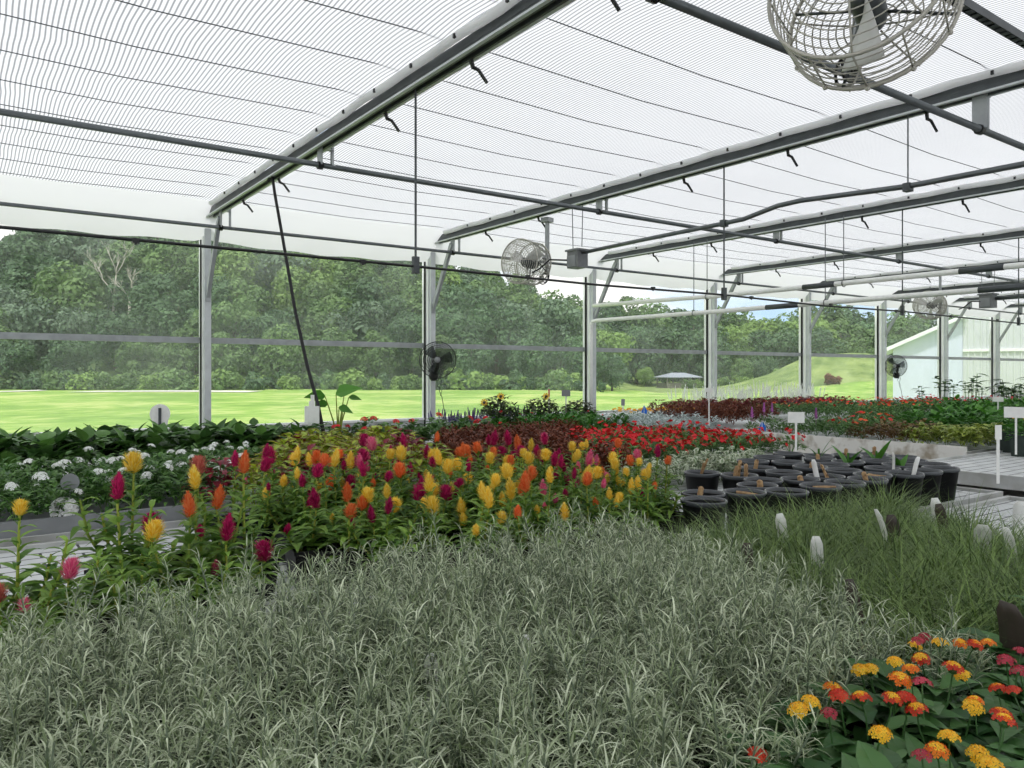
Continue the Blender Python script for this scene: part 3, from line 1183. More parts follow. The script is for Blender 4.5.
plant_label(889, 509, 1.06, 0.22, 0.035, 0.5, True, 'white curved plant label beside a brown tag in the grass', 0, 2.5)
plant_label(903, 514, 1.05, 0.22, 0.035, 0.2, False, 'brown-backed plant tag just right of a white one in the grass')
plant_label(790, 511, 1.05, 0.22, 0.03, 0.4, True, 'slim whitish plant label in the grass in front of the black pots', 0, 3.9)
plant_label(820, 535, 1.04, 0.2, 0.03, 0.3, True, 'small faded white label low in the grass near its left side')
plant_label(747, 542, 1.05, 0.2, 0.028, 0.2, False, 'dark tag at the left end of the grass beside the silver plants')
plant_label(945, 497, 1.05, 0.22, 0.033, 0.3, True, 'pale label at the back of the grass left of a dark one')
plant_label(951, 503, 1.05, 0.2, 0.03, 0.2, False, 'dark narrow tag at the back edge of the grass')
plant_label(981, 518, 1.05, 0.24, 0.042, 0.9, True, 'white plant label bent over sharply in the grass', 0)
plant_label(1012, 525, 1.05, 0.24, 0.038, 0.5, True, 'white plant label leaning left in the grass at the right edge', 0, 2.6)
plant_label(1019, 499, 1.0, 0.2, 0.05, 0.6, True, 'broad white label behind the grass at the right edge')
plant_label(1012, 597, 1.07, 0.24, 0.05, 0.5, False, 'large black tag standing between the grass and the lantana', 0, 2.9)
plant_label(868, 578, 1.06, 0.22, 0.024, 0.2, False, 'thin black tag where the silver plants meet the grass')
plant_label(436, 650, 1.02, 0.17, 0.02, 0.3, True, 'small pale label sunk among the silver plants left of the middle')
plant_label(527, 632, 1.02, 0.17, 0.02, 0.3, True, 'small pale label sunk among the silver plants near a dark gap')

# 3. lantana
def lantana_proto():
    m = MB()
    for k in range(85):
        a = rnd(0, 2 * PI)
        q = math.sqrt(rnd(0, 1)) * 0.14
        z = 0.11 + 0.10 * (1 - (q / 0.16) ** 2) * rnd(0.4, 1)
        m.leaf((q * math.cos(a), q * math.sin(a), z), dirv(a + rnd(-0.7, 0.7), rnd(-0.1, 0.6)), rnd(0.05, 0.08), rnd(0.032, 0.05), rnd(0.3, 1.0), 4, rnd(0, 1), 0.3, 0, True, 0.62)
    for k in range(10):
        a = rnd(0, 2 * PI)
        m.tube([(0.02 * math.cos(a), 0.02 * math.sin(a), 0.07), (0.1 * math.cos(a), 0.1 * math.sin(a), 0.17)], 0.003, 5)
    return m.mesh('lantana_plant', [F_lant])


def lantana_head(cen, mid, out, n=22):
    m = MB()
    m.tube([(0, 0, -0.07), (0.004, 0, -0.03), (0, 0, 0)], 0.0016, 5, 3)
    m.ball((0, 0, 0.0), 0.010, 8, 5, 3)
    for i in range(n):
        q = math.sqrt((i + 0.5) / n)
        a = i * 2.4
        nn = Vector((q * 0.95 * math.cos(a), q * 0.95 * math.sin(a), 1.05 - 0.75 * q))
        c = Vector((0.0185 * q * math.cos(a), 0.0185 * q * math.sin(a), 0.013 - 0.011 * q * q))
        m.flower(c, nn, 0.0062, 5, 0 if q < cen else (1 if q < mid else 2), rnd(0, 1), 0.1)
    return m.mesh('flower_head', [P_yel, P_lor, P_lred, F_lant])


LAN = [lantana_proto() for _ in range(4)]
LH = {'y': lantana_head(2, 3, 4), 'yo': lantana_head(0.55, 2, 3), 'or': lantana_head(0.3, 0.65, 2), 'yr': lantana_head(0.62, 0.7, 2), 'r': lantana_head(0.0, 0.12, 2)}
mr_ = MB()
for i in range(16):
    q = math.sqrt((i + 0.5) / 16)
    a = i * 2.4
    mr_.flower((0.017 * q * math.cos(a), 0.017 * q * math.sin(a), 0.011 - 0.01 * q * q), Vector((q * math.cos(a), q * math.sin(a), 1.0 - 0.7 * q)), 0.006, 5, 0, rnd(0, 1), 0.1)
mr_.tube([(0, 0, -0.07), (0, 0, 0)], 0.0016, 5, 1)
LH['p'] = mr_.mesh('flower_head', [P_lpk, F_lant])
heads = [(925, 638, 'p'), (918, 642, 'p'), (915, 647, 'y'), (940, 644, 'y'), (960, 644, 'yo'), (975, 646, 'or'), (988, 644, 'yo'), (895, 663, 'y'), (921, 660, 'yr'),
         (911, 671, 'yo'), (953, 669, 'yr'), (963, 677, 'y'), (900, 681, 'yo'), (833, 690, 'yo'), (839, 697, 'r'), (811, 703, 'y'), (799, 711, 'y'), (861, 699, 'yr'), (892, 700, 'yr'),
         (917, 711, 'yr'), (829, 714, 'p'), (881, 735, 'y'), (975, 702, 'yo'), (973, 708, 'y'), (937, 752, 'yo'), (922, 757, 'p'), (978, 755, 'y'), (949, 738, 'y'), (1004, 722, 'yr'),
         (1001, 716, 'or'), (1013, 692, 'r'), (998, 690, 'or'), (1021, 653, 'p'), (905, 700, 'r'), (870, 671, 'y'), (860, 671, 'y'), (990, 766, 'y'), (758, 756, 'r'), (1006, 661, 'p'), (922, 684, 'p'), (1020, 672, 'p')]
plants = []
for (x, y) in scatter(0.76, 2.3, 0.40, 0.74, 0.15, 0.12, lambda x, y: in_view(x, y, 260) and x > 0.74 + (y - 0.45) * 1.0):
    o = link('lantana_plant', R.choice(LAN), None, (x, y, BZ), rnd(0, 6.28), rnd(0.95, 1.1))
    link('pot', POT_L, o)
    plants.append([o, x, y, []])
for (u, v, k) in heads:
    z = BZ + 0.245 + rnd(-0.01, 0.02)
    p = at_z(u, v, z)
    b = min(plants, key=lambda q: (q[1] - p.x) ** 2 + (q[2] - p.y) ** 2)
    h = link('flower_head', LH[k], b[0])
    s = b[0].scale[0]
    rz = b[0].rotation_euler[2]
    d = Vector((p.x - b[1], p.y - b[2]))
    h.location = ((d.x * math.cos(-rz) - d.y * math.sin(-rz)) / s, (d.x * math.sin(-rz) + d.y * math.cos(-rz)) / s, (z - BZ) / s)
    h.rotation_euler = (rnd(-.3, .3), rnd(-.3, .3), rnd(0, 6))
    h.scale = [rnd(0.72, 0.92)] * 3
    b[3].append(k)
plants.sort(key=lambda q: (q[0].location.x * SA - q[0].location.y * CA) / (q[0].location.x * CA + q[0].location.y * SA))
for i, b in enumerate(plants):
    if not b[3]:
        tag(b[0], 'lantana plant showing only dark green leaves in the front right corner', 'plant', 'leafy lantana plants at the front right')
    else:
        tag(b[0], 'lantana plant with orange, yellow and red flower heads at the front right corner', 'plant', 'flowering lantana plants at the front right')

# 4. celosia
def celosia_proto(hmax, nst, spread):
    m = MB()
    tips = []
    for k in range(nst):
        a = rnd(0, 6.28)
        q = 0.0 if k == 0 else rnd(0.02, 0.05)
        h = hmax * (1 if k == 0 else rnd(0.62, 0.95))
        b = Vector((q * math.cos(a), q * math.sin(a), 0.11))
        tip = Vector((q * math.cos(a) * spread * 1.8 + rnd(-.02, .02), q * math.sin(a) * spread * 1.8 + rnd(-.02, .02), h))
        mid = b.lerp(tip, 0.55) + Vector((q * math.cos(a) * 0.4, q * math.sin(a) * 0.4, 0))
        m.tube([b, mid, tip], [0.0045, 0.004, 0.003], 5, 1, tint=rnd(0, 1))
        tips.append((tip, k))
        az = rnd(0, 6)
        nl = 24 if k == 0 else 18
        for i in range(nl):
            x = (i + 0.3) / nl
            pp = b.lerp(mid, x / 0.55) if x < 0.55 else mid.lerp(tip, (x - 0.55) / 0.45)
            az += 2.4 + rnd(-.3, .3)
            big = (1.0 - 0.62 * x)
            L = rnd(0.105, 0.155) * big
            m.leaf(pp, dirv(az, rnd(0.1, 0.6) + 0.4 * x), L, L * rnd(0.28, 0.38), rnd(0.6, 1.6), 4, rnd(0, 1), 0.3, 0, True, 0.75)
    return m.mesh('celosia_plant', [F_celo, F_celo_stem]), tips


def plume_proto(h, w, mat, spiky):
    m = MB()
    n = 230
    for i in range(n):
        x = (i + 0.5) / n
        a = i * 2.399
        rad = w * (math.sin(PI * min(1, 0.16 + 0.84 * x)) ** 0.75) * (0.75 if spiky else 0.95)
        rad *= rnd(0.7, 1.05)
        zz = x * h * 0.86
        p = (rad * 0.30 * math.cos(a), rad * 0.30 * math.sin(a), zz)
        m.leaf(p, dirv(a, 0.55 + 0.75 * x + rnd(-.2, .2)), max(0.012, rad * rnd(0.8, 1.35) + 0.006), 0.0052, rnd(-0.7, 0.4), 2, rnd(0, 1), 0.5, 0, True, 0.8)
    for i in range(6):
        m.leaf((0, 0, h * 0.8), dirv(i * 1.05, 1.25), h * 0.24, 0.008, 0, 2, rnd(0, 1), 0.4)
    m.lathe([(0.002, 0), (w * 0.26, h * 0.2), (w * 0.22, h * 0.5), (w * 0.08, h * 0.85), (0.001, h * 0.95)], 7, 0)
    return m.mesh('plume', [mat])


PL = {}
for key, mat in (('y', F_yel), ('o', F_ora), ('m', F_mag), ('p', F_pin), ('s', F_salm)):
    PL[key] = [plume_proto(0.085, 0.030, mat, True), plume_proto(0.066, 0.032, mat, False), plume_proto(0.05, 0.020, mat, True)]
CE = [celosia_proto(h, n, s) for h, n, s in ((0.40, 3, 1.5), (0.36, 4, 1.6), (0.33, 3, 1.4), (0.30, 4, 1.7), (0.27, 3, 1.5), (0.38, 2, 1.3))]
CNAME = {'y': 'yellow', 'o': 'orange', 'm': 'magenta', 'p': 'pink', 's': 'salmon'}


def celosia(x, y, col, k=None, s=None, label=None, group=None, pot=POT_M, plumes=None):
    me, tips = CE[k if k is not None else R.randrange(len(CE))]
    s = s or rnd(0.92, 1.08)
    o = link('celosia_plant', me, None, (x, y, BZ), rnd(0, 6.28), s)
    for i, (tip, j) in enumerate(tips):
        if plumes is not None and i >= plumes:
            break
        if j and plumes is None and R.random() < 0.38:
            continue
        c = col if not isinstance(col, (list, tuple)) else col[i % len(col)]
        me2 = PL[c][R.randrange(2) if j == 0 else R.choice((0, 1, 2, 2))]
        link('plume', me2, o, tip - Vector((0, 0, 0.006)), 0, rnd(0.66, 1.08), (rnd(-.18, .18), rnd(-.18, .18), rnd(0, 6)))
    link('pot', pot, o)
    cn = CNAME[col if isinstance(col, str) else col[0]]
    tag(o, label or ('celosia plant with %s plumes in the dense mixed bed behind the silver plants' % cn), 'plant', group or (None if label else cn + ' celosia in the mixed bed'))
    return o


# the loose clump at the left
celosia(0.45, 2.74, 'y', 0, 1.13, 'tall celosia at the back of the left clump topped by a yellow plume', plumes=1)
celosia(0.60, 2.52, 'y', 0, 1.02, 'celosia in the left clump with a large golden plume at its right side', plumes=1)
celosia(0.40, 2.58, ['m', 'm', 'm'], 1, 1.08, 'celosia in the left clump with dark magenta plumes left of the golden one')
celosia(0.66, 2.78, ['s', 'm', 'o'], 5, 1.12, 'celosia at the back of the left clump with a dull red plume')
celosia(0.79, 2.66, 'o', 0, 1.08, 'celosia with a bright orange plume at the right of the left clump', plumes=2)
celosia(0.54, 2.38, ['o', 'm', 'm'], 2, 1.05, 'celosia in the left clump with an orange plume in front of magenta ones')
celosia(0.44, 2.40, ['y', 'y', 'p'], 3, 0.95, 'low yellow celosia at the front of the left clump beside a pink tip')
celosia(0.66, 2.40, ['m', 'm'], 4, 0.95, 'short magenta celosia at the front right of the left clump')
celosia(0.12, 2.42, ['y'], 0, 0.98, 'yellow celosia standing alone at the left edge', plumes=1)
for (x_, y_) in ((0.30, 2.45), (0.36, 2.3), (0.52, 2.2), (0.16, 2.18), (0.02, 2.4), (0.72, 2.55), (0.80, 2.62)):
    celosia(x_, y_, 'p', R.choice((3, 4)), rnd(0.75, 0.95), 'leafy celosia without open plumes in or beside the left clump', 'leafy celosia at the left', plumes=0)
celosia(0.22, 2.33, ['p', 's', 'p'], 4, 0.85, 'low pink celosia at the left edge in front of the yellow one')
celosia(0.08, 2.25, ['s', 's'], 3, 0.7, 'small salmon celosia at the far left beside dark soil')

# the bed
bed = scatter(1.0, 3.3, 2.30, 3.62, 0.17, 0.25, lambda x, y: x > 0.98 + max(0, (2.66 - y)) * 1.35 and x < min(3.05, 1.09 * y) and in_view(x, y))
for (x, y) in bed:
    far = (y - 2.3) / 1.3
    k = R.choice((2, 3, 4, 1)) if far < 0.35 else R.choice((0, 1, 2, 5))
    c = R.choices('yomps', (0.31, 0.24, 0.28, 0.14, 0.03))[0]
    if R.random() < 0.2:
        c = [c, R.choice('yomp')]
    celosia(x, y, c, k, rnd(0.88, 1.06) * (1 - 0.10 * max(0, (x - 1.6) / 1.5)))

# 5. black nursery pots
def pot_proto():
    m = MB()
    m.lathe([(0.001, 0.0), (0.070, 0.0), (0.074, 0.01), (0.096, 0.180), (0.100, 0.182)], 28, 0)
    i0 = [(0.100, 0.182), (0.104, 0.188), (0.104, 0.198), (0.100, 0.203), (0.095, 0.200), (0.093, 0.185)]
    m.lathe(i0, 28, 1)
    m.lathe([(0.093, 0.185), (0.088, 0.13), (0.001, 0.13)], 28, 0)
    return m.mesh('nursery_pot', [M_pot, M_rim], True)


def soil_proto():
    m = MB()
    n, rings = 22, 6
    vs, fs = [(0, 0, 0.168)], []
    for i in range(1, rings + 1):
        for k in range(n):
            a = 2 * PI * k / n
            r = 0.0905 * i / rings
            vs.append((r * math.cos(a), r * math.sin(a), 0.166 + rnd(-0.005, 0.005) if i < rings else 0.163))
    for k in range(n):
        fs.append((0, 1 + k, 1 + (k + 1) % n))
    for i in range(rings - 1):
        for k in range(n):
            a, b = 1 + i * n, 1 + (i + 1) * n
            k2 = (k + 1) % n
            fs.append((a + k, b + k, b + k2, a + k2))
    m.add(vs, fs)
    return m.mesh('soil', [M_soil], True)


PROOT = pot_proto()
SOIL = [soil_proto() for _ in range(3)]


def stump(lean, h, r):
    m = MB()
    az = rnd(0, 6.28)
    d = dirv(az, PI / 2 - lean)
    p0 = Vector((rnd(-.02, .02), rnd(-.02, .02), 0.14))
    m.tube([p0, p0 + d * h * 0.5 + Vector((0.003, 0, 0)), p0 + d * h, p0 + d * (h + 0.006)], [r * 1.15, r, r * 0.95, r * 0.4], 8)
    for k in range(3):
        a = rnd(0, 6)
        m.leaf(p0 + d * h * rnd(0.4, 0.9), dirv(a, 0.9), h * 0.3, r * 1.4, rnd(0, 1), 2, 0.5, 0.3, 0)
    return m.mesh('stump', [M_bark], True)


def lying():
    m = MB()
    a = rnd(0, 6.28)
    d = Vector((math.cos(a), math.sin(a), 0))
    c = Vector((rnd(-.02, .02), rnd(-.02, .02), 0.186))
    m.tube([c - d * 0.055, c, c + d * 0.055 + Vector((0, 0, 0.006))], [0.009, 0.013, 0.007], 7)
    return m.mesh('stem_piece', [M_bark], True)


def sprout_leafset(n, h):
    m = MB()
    for i in range(n):
        a = i * 2.6 + rnd(0, 1)
        m.leaf((0, 0, 0.16), dirv(a, rnd(0.95, 1.3)), h * rnd(0.75, 1.05), h * 0.22, rnd(0.2, 0.9), 6, rnd(0.3, 1), 0.15, 0, True, 0.75, rnd(-0.6, 0.6))
    m.tube([(0, 0, 0.15), (0, 0, 0.16 + h * 0.4)], 0.007, 6)
    return m.mesh('sprout', [F_rich])


POTS = [(704, 499, 'none'), (717, 492, 'stump'), (750, 491, 'lying'), (800, 494, 'none'), (766, 486, 'stump2'), (735, 474, 'stump3'), (708, 472, 'canes'), (761, 479, 'none'),
        (759, 467, 'stump'), (783, 471, 'none'), (810, 478, 'stump2'), (812, 466, 'stump'), (753, 460, 'none'), (788, 461, 'none'), (769, 456, 'none'), (834, 484, 'lying'), (842, 478, 'canes'),
        (874, 486, 'none'), (848, 470, 'none'), (881, 475, 'lying'), (914, 481, 'stump'), (887, 468, 'none'), (871, 461, 'none'), (897, 463, 'sprout'), (822, 457, 'stump'),
        (836, 463, 'none'), (900, 472, 'none'), (928, 472, 'label'), (857, 461, 'sprout'), (832, 455, 'sprout'), (874, 456, 'sprout'), (905, 458, 'none'), (923, 463, 'none'),
        (795, 453, 'none'), (850, 455, 'stump'), (884, 454, 'stump'), (940, 466, 'none'), (914, 455, 'none')]
RIMZ = BZ + 0.203
pos = [at_z(u, v, RIMZ) for (u, v, k) in POTS]
P2 = [Vector((p.x, p.y)) for p in pos]
for it in range(120):
    for i in range(len(P2)):
        for j in range(i):
            d = P2[i] - P2[j]
            if d.length < 0.212:
                q = d.normalized() * (0.212 - d.length) * 0.5 if d.length > 1e-5 else Vector((0.05, 0))
                P2[i] += q
                P2[j] -= q
    for q in P2:
        q.y = min(max(q.y, 2.22), 3.84)
        q.x = min(q.x, 5.22)
KD = {'none': 'bare soil', 'stump': 'one upright dry stump', 'stump2': 'a short pale stump', 'stump3': 'three dry stubs', 'lying': 'a pale stem lying down', 'canes': 'two leaning canes', 'sprout': 'a green canna shoot', 'label': 'two white labels'}
order = sorted(range(len(P2)), key=lambda i: P2[i].x * CA + P2[i].y * SA)
rows = [order[i:i + 8] for i in range(0, len(order), 8)]
ROWN = ['front row', 'second row', 'middle row', 'fourth row', 'back row']
ORD = ['first', 'second', 'third', 'fourth', 'fifth', 'sixth', 'seventh', 'eighth', 'ninth', 'tenth']
SP = [sprout_leafset(3, 0.21), sprout_leafset(2, 0.24), sprout_leafset(3, 0.17)]
for ri, row in enumerate(rows):
    row = sorted(row, key=lambda i: (P2[i].x * SA - P2[i].y * CA) / (P2[i].x * CA + P2[i].y * SA))
    for ci, i in enumerate(row):
        kd = POTS[i][2]
        o = link('nursery_pot', PROOT, None, (P2[i].x, P2[i].y, BZ), rnd(0, 6))
        tag(o, 'round black nursery pot with %s, %s from left in %s' % (KD[kd], ORD[ci], ROWN[min(ri, 4)]), 'pot', 'black nursery pots behind the grass')
        link('soil', R.choice(SOIL), o, (0, 0, 0), rnd(0, 6))
        if kd == 'stump':
            link('stump', stump(rnd(0, .3), rnd(0.08, 0.11), 0.013), o)
        elif kd == 'stump2':
            link('stump', stump(rnd(0, .4), rnd(0.06, 0.08), 0.016), o)
        elif kd == 'stump3':
            for q in range(3):
                link('stump', stump(rnd(0, .2), rnd(0.10, 0.14), 0.011), o, (rnd(-.04, .04), rnd(-.04, .04), 0))
        elif kd == 'canes':
            for q in range(2):
                link('cane', stump(rnd(0.1, .6), rnd(0.12, 0.17), 0.007), o, (rnd(-.03, .03), rnd(-.03, .03), 0))
        elif kd == 'lying':
            link('stem_piece', lying(), o)
            if R.random() < 0.5:
                link('stem_piece', lying(), o)
        elif kd == 'sprout':
            link('sprout', R.choice(SP), o, (0, 0, 0), rnd(0, 6))

for (u, v, lab, f) in ((893, 452, 'white plant label leaning in a black pot, left one of a pair', 2.6), (913, 456, 'white plant label leaning in a black pot, right one of a pair', 4.2), (818, 459, 'thin pale label standing in a black pot near the green shoots', 3.7)):
    plant_label(u, v, 1.075, 0.13, 0.022, 0.25, True, lab, 0, f)

# ------------------------------------------------------------------ generic bedding plants
def bedding(n, r, h, L, W, mats, droop=(0.4, 1.1), el=(0.0, 0.8), belly=0.7, z0=0.06, cup=0.3, broad=True, segs=3, name='bedding_plant', dome=0.6):
    m = MB()
    for k in range(n):
        a = rnd(0, 6.283)
        q = math.sqrt(rnd(0, 1)) * r
        top = h * (1 - dome * (q / r) ** 2)
        z = z0 + (top - z0) * (rnd(0.25, 1.0) ** 0.6)
        l = L * rnd(0.7, 1.15)
        m.leaf((q * math.cos(a) * 0.85, q * math.sin(a) * 0.85, z - l * 0.15), dirv(a + rnd(-.9, .9), rnd(*el)), l, W * rnd(0.75, 1.15), rnd(*droop), segs, rnd(0, 1), cup, R.randrange(len(mats)) if len(mats) > 1 else 0, broad, belly)
    for k in range(5):
        a = k * 1.26
        m.tube([(0.01 * math.cos(a), 0.01 * math.sin(a), 0.03), (r * 0.5 * math.cos(a), r * 0.5 * math.sin(a), h * 0.75)], 0.003, 4)
    return m.mesh(name, mats)


def cluster(mat, r, fr, n=14):
    m = MB()
    for i in range(n):
        q = math.sqrt((i + 0.5) / n)
        a = i * 2.4
        m.flower((r * q * math.cos(a), r * q * math.sin(a), r * 0.55 * (1 - q * q)), (q * math.cos(a), q * math.sin(a), 1.1 - 0.7 * q), fr, 5, 0, rnd(0, 1), 0.1)
    return m.mesh('flower_cluster', [mat])


def single(mat, r, eye=None):
    m = MB()
    m.flower((0, 0, 0), (0, 0, 1), r, 5, 0, rnd(0, 1), 0.15)
    m.flower((0, 0, 0.001), (0, 0, 1), r * 0.86, 5, 0, rnd(0, 1), 0.3)
    return m.mesh('flower', [mat])


def spike(mat, h, w, n=60):
    m = MB()
    for i in range(n):
        x = i / n
        a = i * 2.4
        m.leaf((0, 0, x * h), dirv(a, 0.5 + 0.5 * x), w * (1.1 - 0.7 * x), w * 0.55, 0.4, 2, rnd(0, 1), 0.4)
    m.tube([(0, 0, -0.08), (0, 0, h)], 0.002, 4)
    return m.mesh('flower_spike', [mat])


def put(name, protos, x, y, label, group, z=BZ, s=(0.9, 1.12), cat='plant', flowers=None, nf=(0, 0), fr=0.1, fh=0.2, fname='flower', dome=0.5, tilt=0.6):
    sc1 = rnd(*s)
    o = link(name, R.choice(protos), None, (x, y, z), rnd(0, 6.28), sc1)
    tag(o, label, cat, group)
    if flowers:
        for k in range(R.randint(*nf)):
            a = rnd(0, 6.28)
            q = math.sqrt(rnd(0, 1))
            nn = Vector((math.cos(a) * q * tilt * 1.2 + rnd(-tilt, tilt) * 0.6, math.sin(a) * q * tilt * 1.2 + rnd(-tilt, tilt) * 0.6, 1.0))
            link(fname, R.choice(flowers), o, (fr * q * math.cos(a), fr * q * math.sin(a), fh * (1 - dome * q * q) + rnd(-.008, .012)), 0, rnd(0.85, 1.15),
                 nn.to_track_quat('Z', 'Y').to_euler())
    return o


# white flowers
WB = [bedding(120, 0.12, 0.23, 0.06, 0.024, [F_bed], name='white_flower_plant') for _ in range(3)]
WC = [cluster(P_white, 0.030, 0.011, 13), cluster(P_white, 0.022, 0.010, 9)]
for (x, y) in scatter(-1.5, 1.0, 4.32, 5.55, 0.19, 0.2, in_view) + scatter(1.05, 1.75, 4.4, 5.9, 0.19, 0.2, lambda x, y: x < 1.05 + (y - 4.3) * 0.65):
    put('white_flower_plant', WB, x, y, 'dark green bedding plant with white flower clusters in the long tray at the left', 'white flowering plants at the left', BZ + 0.03, flowers=WC, nf=(0, 2), fr=0.10, fh=0.245, fname='flower_cluster', dome=0.35, tilt=0.35)
# white ruffled plant by the tray edge
wr_ = thing('ruffled_white_flower', 'fluffy white ruffled bloom at the front edge of the grey tray', 'flower', (at_y(63, 545, 4.28).x, 4.24, BZ + 0.02))
m = MB()
for k in range(60):
    a, e = rnd(0, 6.28), rnd(-0.2, 1.5)
    d = dirv(a, e)
    m.flower(Vector((0, 0, 0.09)) + d * 0.055, d, 0.022, 5, 0, rnd(0, 1), 0.3)
m.obj('bloom', P_white, wr_)
m = MB().tube([(0, 0, 0), (0, 0, 0.1)], 0.005, 6)
for k in range(6):
    m.leaf((0, 0, 0.04), dirv(k, 0.4), 0.07, 0.03, 0.5, 3, 0.6)
m.obj('stem', F_bed, wr_)
bl_ = at_y(70, 524, 4.34)
lb = MB()
lb.lathe([(0.001, -0.003), (0.042, -0.003), (0.042, 0.003), (0.001, 0.003)], 20, 0, (0, 0, 0.2), Matrix.Rotation(PI / 2, 3, 'X'))
lb.bar((0, 0, 0), (0, 0, 0.17), 0.012, 0.003)
o = lb.obj('round_label', M_greyp, None, False, (bl_.x, 4.34, BZ + 0.03))
o.rotation_euler = (0, 0, -0.2)
tag(o, 'round grey plant tag just above the fluffy white bloom', 'plant label')

# dark leafy vines by the window
DV = [bedding(62, 0.17, 0.30, 0.15, 0.105, [F_darkleaf], (0.3, 1.2), (-0.1, 1.1), 0.55, 0.05, 0.25, segs=4, name='vine_plant') for _ in range(4)]
for (x, y) in scatter(-2.2, 2.5, 6.5, 7.35, 0.27, 0.2, in_view):
    put('vine_plant', DV, x, y, 'large-leaved dark green vine plant in the row below the left window', 'dark vine plants below the left window')

# lime and burgundy coleus
LC = [bedding(85, 0.17, 0.34, 0.10, 0.062, [F_lime], (0.5, 1.4), (-0.1, 0.7), 0.6, 0.04, 0.25, segs=4, name='lime_coleus_plant') for _ in range(3)]
LBg = [bedding(70, 0.15, 0.33, 0.085, 0.05, [F_burg], (0.5, 1.4), (-0.1, 0.7), 0.6, 0.04, 0.25, segs=3, name='burgundy_coleus_plant') for _ in range(2)]
for (x, y) in scatter(1.15, 3.2, 4.25, 5.95, 0.215, 0.2, lambda x, y: x > 1.12 + (y - 4.3) * 0.68 and x < 2.55 + (y - 4.3) * 0.45):
    if R.random() < 0.72:
        put('coleus_plant', LC, x, y, 'lime-green coleus with burgundy leaf edges between the white flowers and the brown coleus', 'lime coleus plants')
    else:
        put('coleus_plant', LBg, x, y, 'deep burgundy coleus scattered among the lime coleus', 'burgundy coleus among the lime ones')

# brown coleus
BC = [bedding(170, 0.15, 0.31, 0.065, 0.024, [F_brown], (0.6, 1.8), (0.0, 1.0), 0.7, 0.04, 0.5, segs=3, name='brown_coleus_plant') for _ in range(3)]
for (x, y) in scatter(2.65, 5.2, 4.22, 6.0, 0.20, 0.2, lambda x, y: x > 2.75 + (y - 4.3) * 0.45 and x < 3.55 + (y - 4.2) * 0.85):
    put('coleus_plant', BC, x, y, 'brown curly-leaved coleus in the patch between lime coleus and red impatiens', 'brown coleus plants')
for (x, y) in scatter(2.6, 3.6, 3.72, 3.92, 0.2, 0.15):
    put('coleus_plant', BC, x, y, 'brown curly-leaved coleus directly behind the celosia bed', 'brown coleus behind the celosia')

# red impatiens
RI = [bedding(85, 0.13, 0.22, 0.058, 0.03, [F_bed], (0.4, 1.1), (0.0, 0.8), 0.65, 0.04, name='impatiens_plant') for _ in range(3)]
RF = [single(P_red, 0.024), single(P_red, 0.021)]
for (x, y) in scatter(3.4, 6.2, 4.22, 5.95, 0.215, 0.2, lambda x, y: x > 3.55 + (y - 4.2) * 0.85 - 0.1):
    put('impatiens_plant', RI, x, y, 'green impatiens plant covered in bright red flowers before the far aisle', 'red impatiens plants', flowers=RF, nf=(8, 11), fr=0.145, fh=0.245, dome=0.45, tilt=1.1)

# variegated plants between celosia and red impatiens
VP = [bedding(80, 0.115, 0.19, 0.055, 0.036, [F_varieg], (0.3, 1.1), (-0.1, 0.8), 0.65, 0.04, name='variegated_plant') for _ in range(3)]
for (x, y) in scatter(3.30, 5.2, 3.30, 3.9, 0.17, 0.2, lambda x, y: y > 3.42 + max(0, x - 4.5) * 0.5 and all((Vector((x, y)) - q).length > 0.17 for q in P2)):
    put('variegated_plant', VP, x, y, 'white-edged variegated leafy plant in front of the red impatiens', 'variegated plants in front of the impatiens')

# window bench, middle: geraniums, salvia, sunflowers, dusty miller
GP = [bedding(95, 0.15, 0.31, 0.07, 0.055, [F_bed], (0.4, 1.1), (-0.1, 0.8), 0.6, 0.04, name='geranium_plant') for _ in range(2)]
GC = [cluster(P_red, 0.035, 0.014, 14)]
for i, (x, y) in enumerate(scatter(2.75, 4.6, 6.5, 7.2, 0.27, 0.2)):
    put('geranium_plant', GP, x, y, 'green geranium with a few red flower balls behind the lime coleus', 'geraniums by the window', flowers=GC, nf=(0, 1), fr=0.08, fh=0.32, fname='flower_cluster', dome=0.2, tilt=0.5)
GR2 = [bedding(110, 0.16, 0.31, 0.085, 0.05, [F_rich], (0.4, 1.2), (-0.1, 0.9), 0.6, 0.04, name='leafy_plant') for _ in range(2)]
for (x, y) in scatter(4.9, 6.25, 6.45, 7.2, 0.26, 0.2):
    put('leafy_plant', GR2, x, y, 'fresh green leafy plant with sparse red flowers behind the brown coleus', 'green leafy plants behind the brown coleus', flowers=RF, nf=(0, 1), fr=0.1, fh=0.32, dome=0.3)
SV = [bedding(70, 0.12, 0.2, 0.06, 0.025, [F_bed], name='salvia_plant') for _ in range(2)]
SS = [spike(P_purple, 0.10, 0.020)]
for (x, y) in scatter(4.65, 6.1, 7.55, 8.0, 0.24, 0.2):
    put('salvia_plant', SV, x, y, 'purple salvia plant at the foot of the second window post', 'purple salvia plants', flowers=SS, nf=(5, 7), fr=0.12, fh=0.22, fname='flower_spike', dome=0.2, tilt=0.25)


